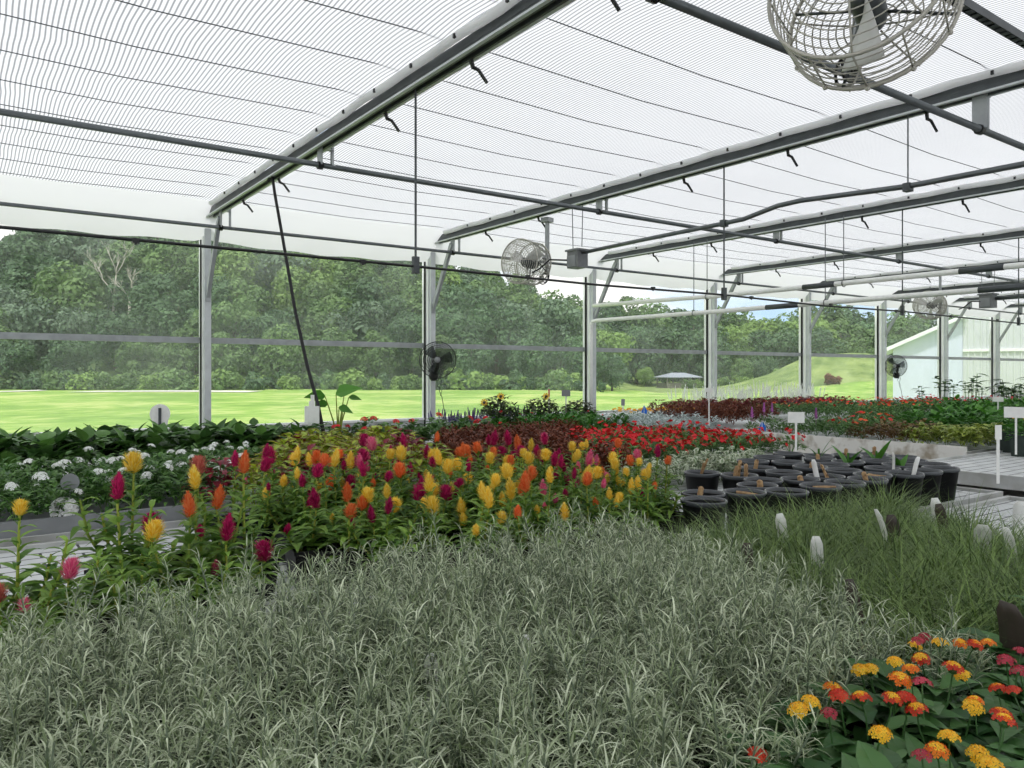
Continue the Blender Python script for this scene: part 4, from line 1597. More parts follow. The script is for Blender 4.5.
def sunflower(u, v0, Y, h, label, nfl):
    p = at_y(u, v0, Y)
    o = thing('sunflower_plant', label, 'plant', (p.x, p.y, BZ))
    link('foliage', bedding(300, 0.24, h, 0.085, 0.042, [F_olive], (0.4, 1.6), (-0.4, 0.9), 0.65, 0.10, segs=3, name='foliage', dome=0.3), o)
    q = MB()
    q.lathe([(0.001, 0), (0.07, 0), (0.085, 0.13), (0.09, 0.14), (0.08, 0.14), (0.075, 0.11), (0.001, 0.11)], 16)
    q.obj('pot', M_pot, o, True)
    for (dx, dz) in nfl:
        f = MB()
        f.flower((0, 0, 0), (0, -1, 0.15), 0.045, 9, 0, 0.5, 0.15)
        fo = f.obj('sunflower_head', [P_yel, M_bark2], o)
        MB().ball((0, -0.008, 0.0), 0.017, 10, 6, 0, (1, 0.5, 1)).obj('seed_disc', M_bark2, fo, True)
        fo.location = (dx * SA, -0.1 - dx * CA, dz)
        fo.rotation_euler = (0, 0, -0.6)


sunflower(500, 405, 7.3, 0.52, 'dark bushy sunflower plant with a yellow flower at its upper left', [(-0.05, 0.50), (-0.24, 0.43)])
sunflower(541, 405, 7.3, 0.50, 'dark bushy sunflower plant whose single yellow flower sits high at its right', [(0.0, 0.49)])
sunflower(578, 410, 7.4, 0.44, 'dark bushy plant without open flowers left of the third post', [])

DM = [bedding(110, 0.13, 0.22, 0.075, 0.026, [F_dusty], (0.3, 1.2), (0.0, 1.0), 0.7, 0.04, 0.4, name='dusty_miller_plant') for _ in range(3)]
for (x, y) in scatter(6.6, 9.2, 6.5, 7.9, 0.25, 0.2, lambda x, y: x < 7.9 + (y - 6.5) * 0.6 and x > 5.9 + (y - 6.5) * 0.9):
    put('dusty_miller_plant', DM, x, y, 'silvery white dusty miller plant behind the red impatiens', 'dusty miller plants')
YM = [bedding(60, 0.13, 0.2, 0.05, 0.025, [F_bed], name='yellow_flower_plant')]
YC = [cluster(P_yel, 0.03, 0.013, 10)]
for (x, y) in scatter(8.0, 9.6, 8.2, 8.7, 0.28, 0.2):
    put('yellow_flower_plant', YM, x, y, 'low plant with yellow flowers by the window behind the dusty miller', 'yellow flowers behind the dusty miller', flowers=YC, nf=(4, 6), fr=0.13, fh=0.22, fname='flower_cluster', dome=0.2, tilt=0.3)

# elephant ear
p = at_y(338, 425, 7.0)
ee = thing('elephant_ear_plant', 'tall plant with a few big leaves on long stalks beside the black hose', 'plant', (p.x, p.y, BZ))
st = MB()
lf_ = []
for (u, v, L, W, az, el) in ((336, 394, 0.26, 0.16, 0.4, 0.35), (325, 396, 0.2, 0.13, 3.4, 0.05), (328, 404, 0.16, 0.1, 2.6, 0.0), (349, 397, 0.13, 0.07, -0.6, -0.1), (344, 396, 0.07, 0.05, 1.8, 0.9), (339, 407, 0.15, 0.09, -0.4, -0.3), (343, 411, 0.07, 0.03, -0.6, 0.0)):
    q = at_y(u, v, 7.0)
    q = Vector((q.x - p.x, 0, q.z - BZ))
    st.tube([(0, 0, 0.05), (q.x * 0.35, 0, q.z * 0.55), tuple(q)], [0.009, 0.007, 0.004], 6)
    MB().leaf(q, Vector((math.cos(az) * SA, -math.sin(az) * 0.2 - math.cos(az) * CA, el)), L, W, 0.5, 5, 0.8, 0.2, 0, True, 0.55, 0.9).obj('leaf', F_rich, ee)
st.obj('stalk', F_celo_stem, ee)
q = MB().lathe([(0.001, 0), (0.09, 0), (0.11, 0.17), (0.115, 0.18), (0.10, 0.18), (0.001, 0.15)], 16)
q.obj('pot', M_pot, ee, True)

# white marker beside the hose, on a dark stand
p = at_y(312, 432, 6.55)
t = thing('marker_board', 'white square plastic marker with a narrow top on a stand left of the hose', 'sign', (p.x, p.y, BZ), -0.55)
MB().bar((0, 0, 0.0), (0, 0, 0.3), 0.03, 0.02, 0, (0, 1, 0)).obj('stand', M_black, t)
b = MB().box((0, 0, 0.40), (0.125, 0.03, 0.15))
b.box((0, 0, 0.495), (0.05, 0.025, 0.05))
b.obj('board', M_white, t)
MB().box((0.005, -0.005, 0.545), (0.03, 0.02, 0.06)).obj('tab', M_white, t)
MB().box((-0.02, -0.005, 0.27), (0.03, 0.01, 0.16)).obj('tail', M_white, t)

# ------------------------------------------------------------------ far benches
WS = [bedding(60, 0.14, 0.24, 0.06, 0.03, [F_bed], name='white_salvia_plant') for _ in range(2)]
P_spike = foliage('white_spike_petal', '#f4f6ee', '#ffffff', 0.65, 0.6, var=0.03)
WSP = [spike(P_spike, 0.24, 0.030, 50), spike(P_spike, 0.17, 0.034, 40), spike(P_spike, 0.28, 0.026, 50)]
for (x, y) in scatter(11.8, 16.0, 10.0, 10.7, 0.33, 0.2):
    put('white_salvia_plant', WS, x, y, 'plant with upright white flower spikes in the row under the far windows', 'white spiked flowers under the far windows', flowers=WSP, nf=(5, 7), fr=0.19, fh=0.27, fname='flower_spike', dome=0.3, tilt=0.22)
BG = [bedding(75, 0.17, 0.30, 0.1, 0.055, [F_burg], (0.5, 1.4), (-0.1, 0.8), 0.6, 0.04, name='burgundy_coleus_plant') for _ in range(2)]
for (x, y) in scatter(10.2, 15.5, 9.05, 9.8, 0.33, 0.2):
    put('coleus_plant', BG, x, y, 'dark burgundy coleus in front of the white flower spikes', 'burgundy coleus by the far windows')
BC2 = [bedding(150, 0.22, 0.38, 0.085, 0.03, [F_brown], (0.6, 1.8), (0.0, 1.0), 0.7, 0.04, 0.5, segs=3, name='russet_coleus_plant') for _ in range(2)]
for (x, y) in scatter(7.9, 9.9, 7.0, 7.9, 0.34, 0.2, lambda x, y: x > 7.9 + (y - 7) * 0.5):
    put('coleus_plant', BC2, x, y, 'mounded russet-brown coleus behind the white sign stake', 'russet coleus mounds')
PD = [bedding(90, 0.16, 0.24, 0.06, 0.03, [F_bed], name='bedding_plant') for _ in range(2)]
for (x, y) in scatter(7.95, 11.5, 4.15, 5.75, 0.27, 0.2, lambda x, y: y > 5.05 or x > 9.2):
    put('bedding_plant', PD, x, y, 'plain mid-green bedding plant behind the stained white end board', 'green bedding behind the end board')
PKS = [spike(P_pinkf, 0.13, 0.035)]
for i, (u, v, lab) in enumerate(((764, 409, 'left of the pair of mauve spikes'), (752, 414, 'lowest and leftmost mauve spike'), (772, 409, 'right of the pair of mauve spikes'), (816, 415, 'near the red flowers'))):
    p = at_z(u, v, 1.05)
    o = thing('mauve_flower_plant', 'mauve-pink upright flower over green bedding, ' + lab, 'flower', (p.x, p.y, BZ))
    link('flower_spike', PKS[0], o, (0, 0, 0.22))
    link('foliage', PD[0], o, (0, 0, 0), 0, 0.8)
OF = [single(P_orange, 0.028), single(P_red, 0.026)]
RB = [bedding(90, 0.17, 0.27, 0.065, 0.032, [F_bed], name='red_bedding_plant') for _ in range(2)]
for (x, y) in scatter(11.2, 17.5, 6.3, 8.4, 0.34, 0.2):
    f = [OF[1]] if x > 14.5 else OF
    put('red_bedding_plant', RB, x, y, 'green bedding plant dotted with small red and orange flowers on the far bench', 'red and orange bedding on the far bench', flowers=f, nf=(1, 3), fr=0.17, fh=0.29, dome=0.2)
for (x, y) in scatter(8.0, 9.0, 4.65, 4.95, 0.28, 0.2):
    put('red_bedding_plant', RB, x, y, 'green plant with orange-red flowers beside the brown croton', 'orange-red flowers beside the croton', flowers=OF, nf=(3, 5), fr=0.14, fh=0.28, dome=0.2)
CRB = [bedding(90, 0.17, 0.26, 0.06, 0.04, [F_croton2], name='croton_plant')]
for (x, y) in scatter(7.95, 8.5, 4.02, 4.5, 0.24, 0.2):
    put('croton_plant', CRB, x, y, 'speckled brown-yellow croton at the near end of the far bench', 'speckled brown crotons')
CRY = [bedding(80, 0.17, 0.26, 0.085, 0.05, [F_croton], name='croton_plant')]
for (x, y) in scatter(7.95, 8.7, 3.45, 3.95, 0.26, 0.2):
    put('croton_plant', CRY, x, y, 'yellow-green leafy plant spilling over the end of the far bench', 'yellow-green plants at the bench end')
BA = [bedding(85, 0.2, 0.34, 0.11, 0.065, [F_rich], (0.4, 1.2), (-0.1, 0.9), 0.6, 0.05, name='basil_plant') for _ in range(3)]
for (x, y) in scatter(8.9, 14.0, 3.0, 4.9, 0.33, 0.2, lambda x, y: y < 0.52 * x and y > 2.6):
    put('basil_plant', BA, x, y, 'lush bright green leafy plant in the block at the right of the far benches', 'lush green plants on the far bench')
for (x, y) in scatter(8.3, 12.0, 1.6, 2.9, 0.33, 0.2, in_view):
    put('basil_plant', BA, x, y, 'deep green leafy plant behind the sign stakes at the right edge', 'deep green plants at the right edge')
for (x, y) in scatter(13.0, 19.0, 5.0, 6.0, 0.36, 0.2):
    put('leafy_plant', BA, x, y, 'dark green leafy plant in the rear rows in front of the white barn', 'dark green plants in the rear rows')
# tall bean-like plants with dark leaves
def bean_proto():
    m = MB()
    for k in range(4):
        a = rnd(0, 6.28)
        q = 0.06
        tip = Vector((q * 1.8 * math.cos(a), q * 1.8 * math.sin(a), rnd(0.5, 0.72)))
        m.tube([(q * math.cos(a), q * math.sin(a), 0.05), tip], 0.006, 5)
        for i in range(3):
            m.leaf(tip - Vector((0, 0, 0.08 * i)), dirv(a + i * 2.1, rnd(-0.2, 0.35)), rnd(0.2, 0.28), rnd(0.12, 0.16), rnd(0.2, 0.8), 4, rnd(0, 0.6), 0.2, 0, True, 0.6)
    return m.mesh('tall_leafy_plant', [F_darkleaf])


BN = [bean_proto() for _ in range(3)]
for (x, y) in scatter(16.0, 20.0, 6.4, 8.4, 0.75, 0.35):
    put('tall_leafy_plant', BN, x, y, 'tall plant with broad dark leaves standing up against the white barn', 'tall dark-leaved plants against the barn', s=(0.68, 1.12))

# green square pots with flowers at the right edge
for i, (u, v, lab) in enumerate(((1011, 452, 'dark green square pot with yellow pansy at the right edge'), (1024, 456, 'dark green square pot partly cut by the right edge'))):
    p = at_z(u, v, BZ)
    o = thing('square_pot', lab, 'pot', (p.x, p.y, BZ), 0.3)
    link('pot', square_pot(0.22, 0.2, 'pot'), o).data.materials[0] = M_greenpot
    link('foliage', bedding(40, 0.13, 0.34, 0.08, 0.05, [F_rich], name='foliage', z0=0.18), o)
    link('flower', single(P_yel, 0.05), o, (0.05, 0, 0.36), 0, 1, (1.1, 0, -0.6))
    link('flower', single(P_white, 0.04), o, (-0.07, 0, 0.38), 0, 1, (1.1, 0, -0.6))

# ------------------------------------------------------------------ signs, flags
def sign(u, vtop, vbase, zbase, bw, bh, label, mat=M_white, turn=0.0, base_at=None, cat='sign'):
    p = at_z(u, vbase, zbase) if base_at is None else base_at
    t_ = (p.x * CA + p.y * SA)
    ztop = EYE + (HY - vtop) / FPX * t_
    ang = math.atan2(p.y, p.x) - PI / 2 + turn
    t = thing('sign_stake', label, cat, (p.x, p.y, zbase - 0.08), ang)
    H_ = ztop - zbase + 0.08
    MB().bar((0, 0, 0), (0, 0, H_ - bh * 0.6), 0.016, 0.006, 0, (0, 1, 0)).obj('stake', M_white, t)
    MB().box((0, -0.006, H_ - bh / 2), (bw, 0.005, bh)).obj('board', mat, t)
    return t


sign(796, 412, 446, 0.98, 0.125, 0.085, 'white blank board on a stake behind the black pots, left of the bench end board', turn=0.2)
sign(709, 388, 419, 1.0, 0.085, 0.05, 'small white sign on a thin stake in front of the russet coleus')
sign(1016, 407, 445, 0.95, 0.17, 0.09, 'wide white sign board on a stake near the right edge')
sign(998, 425, 470, 0.98, 0.034, 0.085, 'narrow upright white label on a tall stake right of the black pots', turn=0.3)
sign(998, 397, 412, 1.05, 0.12, 0.06, 'small white sign among dark leaves near the top right of the plants')
sign(566, 390, 412, 1.05, 0.11, 0.08, 'grey card standing in the dark bushy plant beside the third post', M_greyp, base_at=Vector((at_y(566, 400, 7.5).x, 7.5, 0)))
sign(623, 399, 416, 0.95, 0.05, 0.09, 'small grey tag standing left of the dusty miller', M_greyp, base_at=Vector((at_y(623, 400, 7.6).x, 7.6, 0)))
sign(549, 389, 408, 1.0, 0.022, 0.10, 'thin pinkish tag standing between two dark bushes', M_pinktag, base_at=Vector((at_y(549, 400, 7.6).x, 7.6, 0)))


def flag(u, v, z, h, label):
    p = at_z(u, v, z)
    t = thing('blue_flag', label, 'flag', (p.x, p.y, z - 0.16), math.atan2(p.y, p.x) - PI / 2)
    MB().tube([(0, 0, 0), (0, 0, 0.2)], 0.003, 5).obj('pin', M_white, t)
    m = MB()
    m.add([(-0.035, 0, 0.10), (0.035, 0.01, 0.085), (0.04, 0.01, 0.13), (0.0, 0.0, 0.10 + h), (-0.02, 0, 0.14)], [(0, 1, 2, 3, 4)])
    o = m.obj('pennant', M_blue, t)
    o.modifiers.new('thickness', 'SOLIDIFY').thickness = 0.003


flag(644, 408, 1.10, 0.10, 'blue flag tag sticking up from the dusty miller')
flag(762, 424, 1.03, 0.09, 'blue flag tag behind the right end of the red impatiens')

p = at_y(160, 428, 10.9)
t = thing('paddle_sign', 'white rounded paddle with a dark vertical bar standing at the left window', 'sign', (p.x, 10.9, 0), -0.28)
pts_ = [(0.0, 0.32)] + [(0.125 * math.sin(a), 0.19 + 0.13 * math.cos(a)) for a in [i * PI / 10 for i in range(1, 8)]] + [(0.085, 0.02), (0.07, -0.12)]
full = pts_ + [(-x, z) for (x, z) in reversed(pts_[1:])]
m = MB()
n = len(full)
m.add([(x, -0.012, z + 0.82) for x, z in full] + [(x, 0.012, z + 0.82) for x, z in full],
      [tuple(range(n)), tuple(reversed(range(n, 2 * n)))] + [(i, n + i, n + (i + 1) % n, (i + 1) % n) for i in range(n)])
m.obj('paddle', M_white, t)
MB().box((0, -0.02, 0.95), (0.035, 0.02, 0.28)).obj('bar', M_dark, t)
MB().tube([(0, 0, 0), (0, 0, 0.75)], 0.02, 8).obj('post', M_galv, t)

# ------------------------------------------------------------------ outdoors
def smooth(a, b, x):
    x = max(0.0, min(1.0, (x - a) / (b - a)))
    return x * x * (3 - 2 * x)


def hill_z(t, l):
    s = l / max(t, 1)
    slope = 0.36 * (1 - smooth(-0.30, 0.22, s)) + 0.06
    slope *= 1 - 0.22 * smooth(0.5, 0.68, -s)
    t0 = 84 + 50 * smooth(0.05, 0.2, s)
    z = max(0.0, t - t0) * slope
    z = min(z, 26)
    return z


def ground_z(t, l):
    z = -0.15 + hill_z(t, l)
    s_ = l / max(t, 1)
    z -= 0.55 * smooth(0.05, 0.15, s_) * smooth(40, 105, t) * (1 - smooth(118, 140, t))
    # grassy mound at the right
    mt, ml = 88.0, 88.0 * (838 - 512) / FPX
    d2 = ((t - mt) / 9.0) ** 2 + ((l - ml) / 8.0) ** 2
    z += 4.3 * math.exp(-d2 * 1.1)
    z += 1.2 * math.exp(-(((t - 92) / 12.0) ** 2 + ((l - 52) / 22.0) ** 2))
    return z


m = MB()
vs, fs = [], []
ts = [2 + 4 * i for i in range(26)] + [106 + 6 * i for i in range(22)]
ls = [-190 + 5 * i for i in range(87)]
for tt in ts:
    for ll in ls:
        x, y = fl(tt, ll)
        z = ground_z(tt, ll)
        vs.append((x, y, z - 0.15 if y < D + 1 else z))
nl = len(ls)
for i in range(len(ts) - 1):
    for j in range(nl - 1):
        q = i * nl + j
        tm_, lm_ = (ts[i] + ts[i + 1]) / 2, (ls[j] + ls[j + 1]) / 2
        mi = 1 if hill_z((ts[i] + ts[i + 1]) / 2, (ls[j] + ls[j + 1]) / 2) > 0.6 else 0
        if mi == 0 and tm_ > 76 and lm_ > 17:
            mi = 2
        fs.append((q, q + nl, q + nl + 1, q + 1))
        m.m.append(mi)
m.v = vs
m.t = [0.5] * len(vs)
m.e = [0.0] * len(vs)
m.f = fs
struct(m.obj('lawn', [M_ground, M_hill, M_rough], None, True))

# gravel path
m = MB()
row = []
for i in range(25):
    u = 66 + 180 * i / 24
    t_ = 66 + 2.0 * math.sin(i * 0.13)
    for dt in (0, 4.5):
        l_ = (u - 512) / FPX * t_
        x, y = fl(t_ + dt, l_)
        row.append((x, y, ground_z(t_ + dt, l_) + 0.05))
m.add(row, [(2 * i, 2 * i + 2, 2 * i + 3, 2 * i + 1) for i in range(24)])
row = []
for i in range(8):
    u = -60 + 82 * i / 7
    t_ = 62 + i * 1.0
    for dt in (0, 13 - i * 1.3):
        l_ = (u - 512) / FPX * t_
        x, y = fl(t_ + dt, l_)
        row.append((x, y, ground_z(t_ + dt, l_) + 0.05))
m.add(row, [(2 * i, 2 * i + 2, 2 * i + 3, 2 * i + 1) for i in range(7)])
struct(m.obj('path', M_gravel))


def crown_mesh(rx, rz, mat, n, size, lumps, seed):
    q = random.Random(seed)
    m = MB()
    cs = []
    for k in range(lumps):
        while True:
            p = Vector((q.uniform(-1, 1), q.uniform(-1, 1), q.uniform(-1, 1)))
            if p.length < 1:
                break
        f = 0.72
        cs.append((Vector((p.x * rx * f, p.y * rx * f, p.z * rz * f)), q.uniform(0.26, 0.42) * rx, q.uniform(0, 1)))
    for k in range(n):
        c, r, tn = q.choice(cs)
        d = Vector((q.gauss(0, 1), q.gauss(0, 1), q.gauss(0, 1) + 0.45)).normalized()
        p = c + d * (r * q.uniform(0.75, 1.08))
        nn = (d + Vector((q.uniform(-1, 1), q.uniform(-1, 1), q.uniform(-0.6, 1))) * 0.7).normalized()
        a = nn.orthogonal().normalized()
        a = Matrix.Rotation(q.uniform(0, 6.28), 3, nn) @ a
        b = nn.cross(a)
        s = size * q.uniform(0.6, 1.2)
        m.add([tuple(p - a * s * 0.5), tuple(p + b * s * 0.28), tuple(p + a * s * 0.5), tuple(p - b * s * 0.28)], [(0, 1, 2, 3)], 0, 0.55 * tn + 0.45 * q.random())
    return m.mesh('crown', [mat])


def trunk_mesh(h, r, seed):
    q = random.Random(seed)
    m = MB()
    m.tube([(0, 0, -0.5), (0.1, 0, h * 0.4), (0.0, 0.1, h)], [r * 1.3, r, r * 0.5], 7)
    for k in range(5):
        a = q.uniform(0, 6.28)
        z = h * q.uniform(0.35, 0.8)
        m.tube([(0, 0, z), (math.cos(a) * h * 0.16, math.sin(a) * h * 0.16, z + h * 0.14), (math.cos(a) * h * 0.26, math.sin(a) * h * 0.26, z + h * 0.32)], [r * 0.5, r * 0.35, r * 0.12], 5)
    return m.mesh('trunk', [M_bark2], True)


TREES = []
for i, (mat, rx, rz, kind) in enumerate(((T_leafA, 4.6, 5.0, 'mid'), (T_leafB, 4.8, 5.6, 'dark'), (T_leafC, 4.4, 4.4, 'light'), (T_leafD, 4.4, 5.8, 'grey'), (T_leafB, 5.2, 4.8, 'dark'), (T_leafA, 4.0, 5.6, 'mid'))):
    TREES.append((crown_mesh(rx, rz, mat, 4200, 0.66, 26, 50 + i), trunk_mesh(7.0, 0.24, 80 + i), kind))
TL = {'mid': 'mid-green', 'dark': 'dark green', 'light': 'yellow-green', 'grey': 'grey-green'}


def tree(t_, l_, s, kinds, zone, zs=1.0):
    x, y = fl(t_, l_)
    if y < D + 6:
        return
    k = R.choice([i for i, q in enumerate(TREES) if q[2] in kinds])
    cm, tm, kd = TREES[k]
    o = thing('deciduous_tree', '%s broad-crowned tree %s' % (TL[kd], zone), 'tree', (x, y, ground_z(t_, l_)), rnd(0, 6.28), '%s trees %s' % (TL[kd], zone))
    link('crown', cm, o, (0, 0, 5.0 * s * zs), 0, (s, s, s * zs))
    link('trunk', tm, o, (0, 0, 0), 0, (s, s, s * zs))


# wooded slope: rows that climb the hill
for row, (t_, step) in enumerate(((83, 50), (90, 42), (98, 42), (106, 42), (118, 40), (130, 42), (143, 44))):
    u = -70 + row * 17
    while u < 600:
        uu = u + rnd(-10, 10)
        l_ = (uu - 512) / FPX * t_
        s = rnd(0.85, 1.15) * (0.62 if row == 0 else (0.85 if row == 1 else 1.0)) * (1.2 if row >= 5 and uu < 300 else 1)
        if uu > 470:
            s *= 0.92
        kinds = ('mid', 'dark', 'grey') if row <= 1 else (('mid', 'dark', 'light', 'light', 'grey') if uu > 110 or row < 3 else ('grey', 'dark'))
        tree(t_ + rnd(-3, 3), l_, s, kinds, 'along the foot of the wooded slope' if row < 2 else 'up on the wooded slope')
        u += step
# trees at the right, lower and farther
for row, (t_, step, s0) in enumerate(((128, 29, 0.95), (140, 29, 1.2), (154, 29, 1.42))):
    u = 600 + row * 9
    while u < 1010:
        uu = u + rnd(-7, 7)
        l_ = (uu - 512) / FPX * t_
        s = s0 * rnd(0.85, 1.12)
        if uu < 745:
            s *= 1.0
        tree(t_ + rnd(-3, 3), l_, s, ('mid', 'dark', 'light', 'mid'), 'in the lower wood beyond the meadow')
        u += step
tree(92, (595 - 512) / FPX * 92, 0.62, ('dark',), 'at the meadow edge right of the third post')
tree(86, (612 - 512) / FPX * 86, 0.45, ('dark',), 'at the meadow edge right of the third post')
tree(126, (668 - 512) / FPX * 126, 0.45, ('mid',), 'as young saplings behind the pavilion')
tree(122, (646 - 512) / FPX * 122, 0.36, ('light',), 'as young saplings behind the pavilion')
tree(112, (765 - 512) / FPX * 112, 0.5, ('dark',), 'beside the grassy mound')
tree(112, (742 - 512) / FPX * 112, 0.45, ('mid',), 'beside the grassy mound')

# bushes along the tree line
SH = [crown_mesh(1.5, 1.1, mt, 700, 0.34, 10, 200 + i) for i, mt in enumerate((T_leafA, T_leafC, T_leafB))]
for i in range(52):
    u = -50 + i * 12.5 + rnd(-5, 5)
    t_ = rnd(76, 81)
    l_ = (u - 512) / FPX * t_
    x, y = fl(t_, l_)
    o = link('shrub', R.choice(SH), None, (x, y, ground_z(t_, l_) + 0.5), rnd(0, 6), rnd(0.7, 1.7))
    tag(o, 'low green shrub at the edge of the meadow below the trees', 'shrub', 'shrubs along the tree line')
for i in range(26):
    u = 690 + i * 9.5 + rnd(-5, 5)
    t_ = rnd(96, 106)
    l_ = (u - 512) / FPX * t_
    x, y = fl(t_, l_)
    o = link('shrub', SH[i % 2], None, (x, y, ground_z(t_, l_) + 0.4), rnd(0, 6), rnd(0.5, 1.0))
    tag(o, 'scrubby bush on the rough meadow around the grassy mound', 'shrub', 'bushes around the mound')

# bare dead tree among the green
def dead_tree(u, v0, t_, h, label):
    l_ = (u - 512) / FPX * t_
    z0 = EYE + (HY - v0) / FPX * t_
    x, y = fl(t_, l_)
    gz = ground_z(t_, l_)
    m = MB()
    q = random.Random(int(u))

    def grow(p, d, L, r, dep):
        e = p + d * L
        m.tube([p, (p + e) / 2 + Vector((q.uniform(-.1, .1), q.uniform(-.1, .1), 0)) * L, e], [r, r * 0.85, r * 0.6], 5)
        if dep:
            for k in range(3):
                dd = (d + Vector((q.uniform(-.7, .7), q.uniform(-.7, .7), q.uniform(-.1, .5)))).normalized()
                grow(p.lerp(e, q.uniform(0.5, 1)), dd, L * q.uniform(0.55, 0.8), r * 0.55, dep - 1)
    base = Vector((0, 0, 0))
    top = z0 - gz
    m.tube([base, (0.2, 0, top)], [0.25, 0.15], 6)
    grow(Vector((0.2, 0, top)), Vector((0.1, 0, 1)), h * 0.42, 0.13, 3)
    grow(Vector((0.2, 0, top)), Vector((-0.5, 0.2, 0.9)).normalized(), h * 0.36, 0.11, 3)
    o = m.obj('bare_tree', M_pale, None, True, (x, y, gz))
    tag(o, label, 'tree')


dead_tree(112, 297, 97, 7.6, 'leafless pale grey tree standing out on the wooded slope at the left')
dead_tree(128, 300, 97, 4.8, 'smaller bare pale tree just right of the leafless tree')

# pavilion
t_ = 114.0
l_ = (678 - 512) / FPX * t_
x, y = fl(t_, l_)
pv = thing('pavilion', 'open wooden pavilion with a grey hipped roof on the meadow', 'pavilion', (x, y, ground_z(t_, l_)), math.radians(-35.8 + 12))
pv.scale = (1.14, 1.14, 0.74)
rf = MB()
rf.add([(-2.6, -2.0, 2.2), (2.6, -2.0, 2.2), (2.6, 2.0, 2.2), (-2.6, 2.0, 2.2), (-0.9, 0, 3.1), (0.9, 0, 3.1), (-2.6, -2.0, 2.1), (2.6, -2.0, 2.1), (2.6, 2.0, 2.1), (-2.6, 2.0, 2.1)],
       [(0, 1, 5, 4), (1, 2, 5), (2, 3, 4, 5), (3, 0, 4), (6, 7, 1, 0), (7, 8, 2, 1), (8, 9, 3, 2), (9, 6, 0, 3), (9, 8, 7, 6)])
rf.obj('roof', M_roofgrey, pv)
for sx in (-1, 0, 1):
    for sy in (-1, 1):
        MB().box((sx * 2.2, sy * 1.6, 1.05), (0.16, 0.16, 2.1)).obj('post', M_wood, pv)
for sy in (-1, 1):
    rl = MB()
    rl.box((0, sy * 1.6, 0.95), (4.4, 0.08, 0.1))
    xx = -2.1
    while xx < 2.15:
        rl.box((xx, sy * 1.6, 0.47), (0.14, 0.05, 0.9))
        xx += 0.2
    rl.obj('railing', M_wood, pv)
for sx in (-1, 1):
    rl = MB()
    rl.box((sx * 2.2, 0, 0.95), (0.08, 3.2, 0.1))
    yy = -1.5
    while yy < 1.55:
        rl.box((sx * 2.2, yy, 0.47), (0.05, 0.14, 0.9))
        yy += 0.2
    rl.obj('railing', M_wood, pv)
MB().box((0, 0, 0.05), (4.8, 3.6, 0.1)).obj('deck', M_wood, pv)

# brown rock pile on the mound side
t_ = 78.0
l_ = (832 - 512) / FPX * t_
x, y = fl(t_, l_)
o = link('shrub', crown_mesh(1.1, 0.8, F_brown, 500, 0.3, 9, 77), None, (x, y, ground_z(t_, l_) + 0.5))
tag(o, 'reddish-brown bush at the foot of the grassy mound', 'shrub')

# white barn beyond the glass at the right
ba, bl = 40.0, 40.0 * (893 - 512) / FPX
bx, by = fl(ba, bl)
Lw = 3.15
ca_, sa_ = math.cos(math.atan2(bl, ba)), math.sin(math.atan2(bl, ba))
dx_, dy_ = fl(-sa_, ca_)
barn = thing('white_barn', 'white barn with a sloping eave and ribbed grey side wall outside the far glass', 'building', (bx, by, -0.2), math.atan2(dy_, dx_))


def zpx(v, t_):
    return EYE + (HY - v) / FPX * t_


zl, zr = zpx(349, 40) + 0.2, zpx(318, 38.6) + 0.2
g = MB()
g.add([(0, 0, 0), (Lw, 0, 0), (Lw, 0, zr), (0, 0, zl), (0, 9, 0), (Lw, 9, 0), (Lw, 9, zr), (0, 9, zl)],
      [(0, 1, 2, 3), (1, 5, 6, 2), (5, 4, 7, 6), (4, 0, 3, 7)])
g.obj('end_wall', M_whitebldg, barn)
r_ = MB()
r_.bar((-0.35, 4.4, zl - 0.05), (Lw + 0.1, 4.4, zr + 0.12), 9.6, 0.18)
r_.obj('roof', M_alu, barn)
sd = MB()
sw, sh = 5.4, zr + 1.6
vs, fs = [], []
n = 0
xx = 0.0
prof = []
while xx < sw:
    prof += [(xx, 0), (xx + 0.16, 0), (xx + 0.19, -0.045), (xx + 0.25, -0.045), (xx + 0.28, 0)]
    xx += 0.28
for (px, py) in prof:
    vs += [(Lw + 0.02 + px, py - 0.02, 0), (Lw + 0.02 + px, py - 0.02, sh)]
for i in range(len(prof) - 1):
    fs.append((2 * i, 2 * i + 2, 2 * i + 3, 2 * i + 1))
sd.add(vs, fs)
sd.box((Lw + sw / 2, 1.0, sh / 2), (sw, 1.9, sh))
sd.obj('ribbed_wall', M_siding, barn)
MB().box((Lw + sw / 2, -0.09, zpx(346, 38)), (sw, 0.06, 0.14)).obj('girt', M_alu, barn)

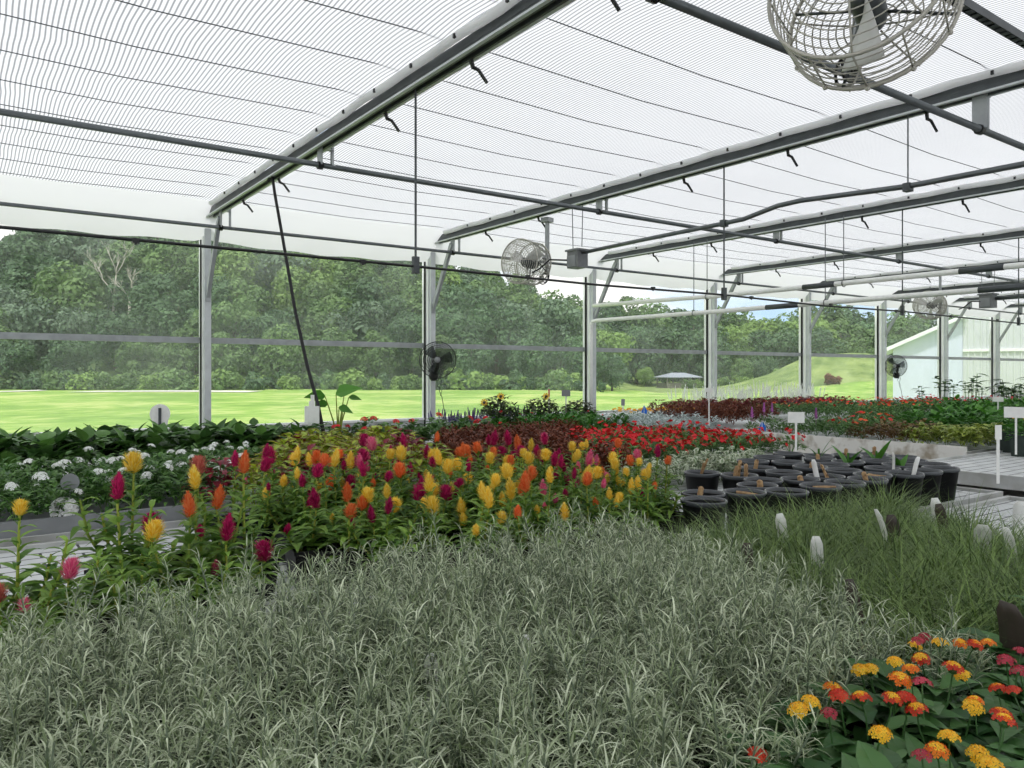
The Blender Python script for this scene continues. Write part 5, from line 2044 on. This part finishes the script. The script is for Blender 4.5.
# ------------------------------------------------------------------ light
wd = bpy.data.worlds.new('sky')
sc.world = wd
wd.use_nodes = True
N, L = wd.node_tree.nodes, wd.node_tree.links
N.clear()
out = N.new('ShaderNodeOutputWorld')
bg = N.new('ShaderNodeBackground')
bg.inputs['Strength'].default_value = 1.0
tc = N.new('ShaderNodeTexCoord')
mp = N.new('ShaderNodeMapping')
mp.inputs['Scale'].default_value = (2.2, 2.2, 6.0)
L.new(tc.outputs['Generated'], mp.inputs['Vector'])
nz = N.new('ShaderNodeTexNoise')
nz.inputs['Scale'].default_value = 1.6
nz.inputs['Detail'].default_value = 7
L.new(mp.outputs[0], nz.inputs['Vector'])
rp = N.new('ShaderNodeValToRGB')
e = rp.color_ramp.elements
e[0].position = 0.36
e[0].color = (0.45, 0.64, 0.86, 1)
e[1].position = 0.52
e[1].color = (1.0, 0.99, 0.96, 1)
L.new(nz.outputs['Fac'], rp.inputs['Fac'])
L.new(rp.outputs['Color'], bg.inputs['Color'])
L.new(bg.outputs[0], out.inputs[0])

sun = bpy.data.lights.new('sun', 'SUN')
sun.energy = 2.4
sun.angle = math.radians(6)
sun.color = (1.0, 0.98, 0.96)
so = bpy.data.objects.new('sun', sun)
C.objects.link(so)
so.rotation_euler = Vector((0.35, 0.25, -0.9)).to_track_quat('-Z', 'Y').to_euler()

# ------------------------------------------------------------------ camera
cam = bpy.data.cameras.new('camera')
cam.sensor_fit = 'HORIZONTAL'
cam.sensor_width = 36.0
cam.lens = 36.0 * FPX / 1024
cam.shift_y = (HY - 384) / 1024
cam.clip_end = 1000
co = bpy.data.objects.new('camera', cam)
C.objects.link(co)
co.location = O
co.rotation_euler = (PI / 2, 0, math.radians(54.17 - 90))
sc.camera = co

sc.view_settings.view_transform = 'Standard'
sc.view_settings.look = 'None'
sc.view_settings.gamma = 1.0
sc.view_settings.use_curve_mapping = False
sc.view_settings.exposure = 0.46
sc.cycles.use_denoising = True
sc.cycles.max_bounces = 10
sc.cycles.diffuse_bounces = 5
sc.cycles.transparent_max_bounces = 16
sc.cycles.caustics_reflective = False
sc.cycles.caustics_refractive = False
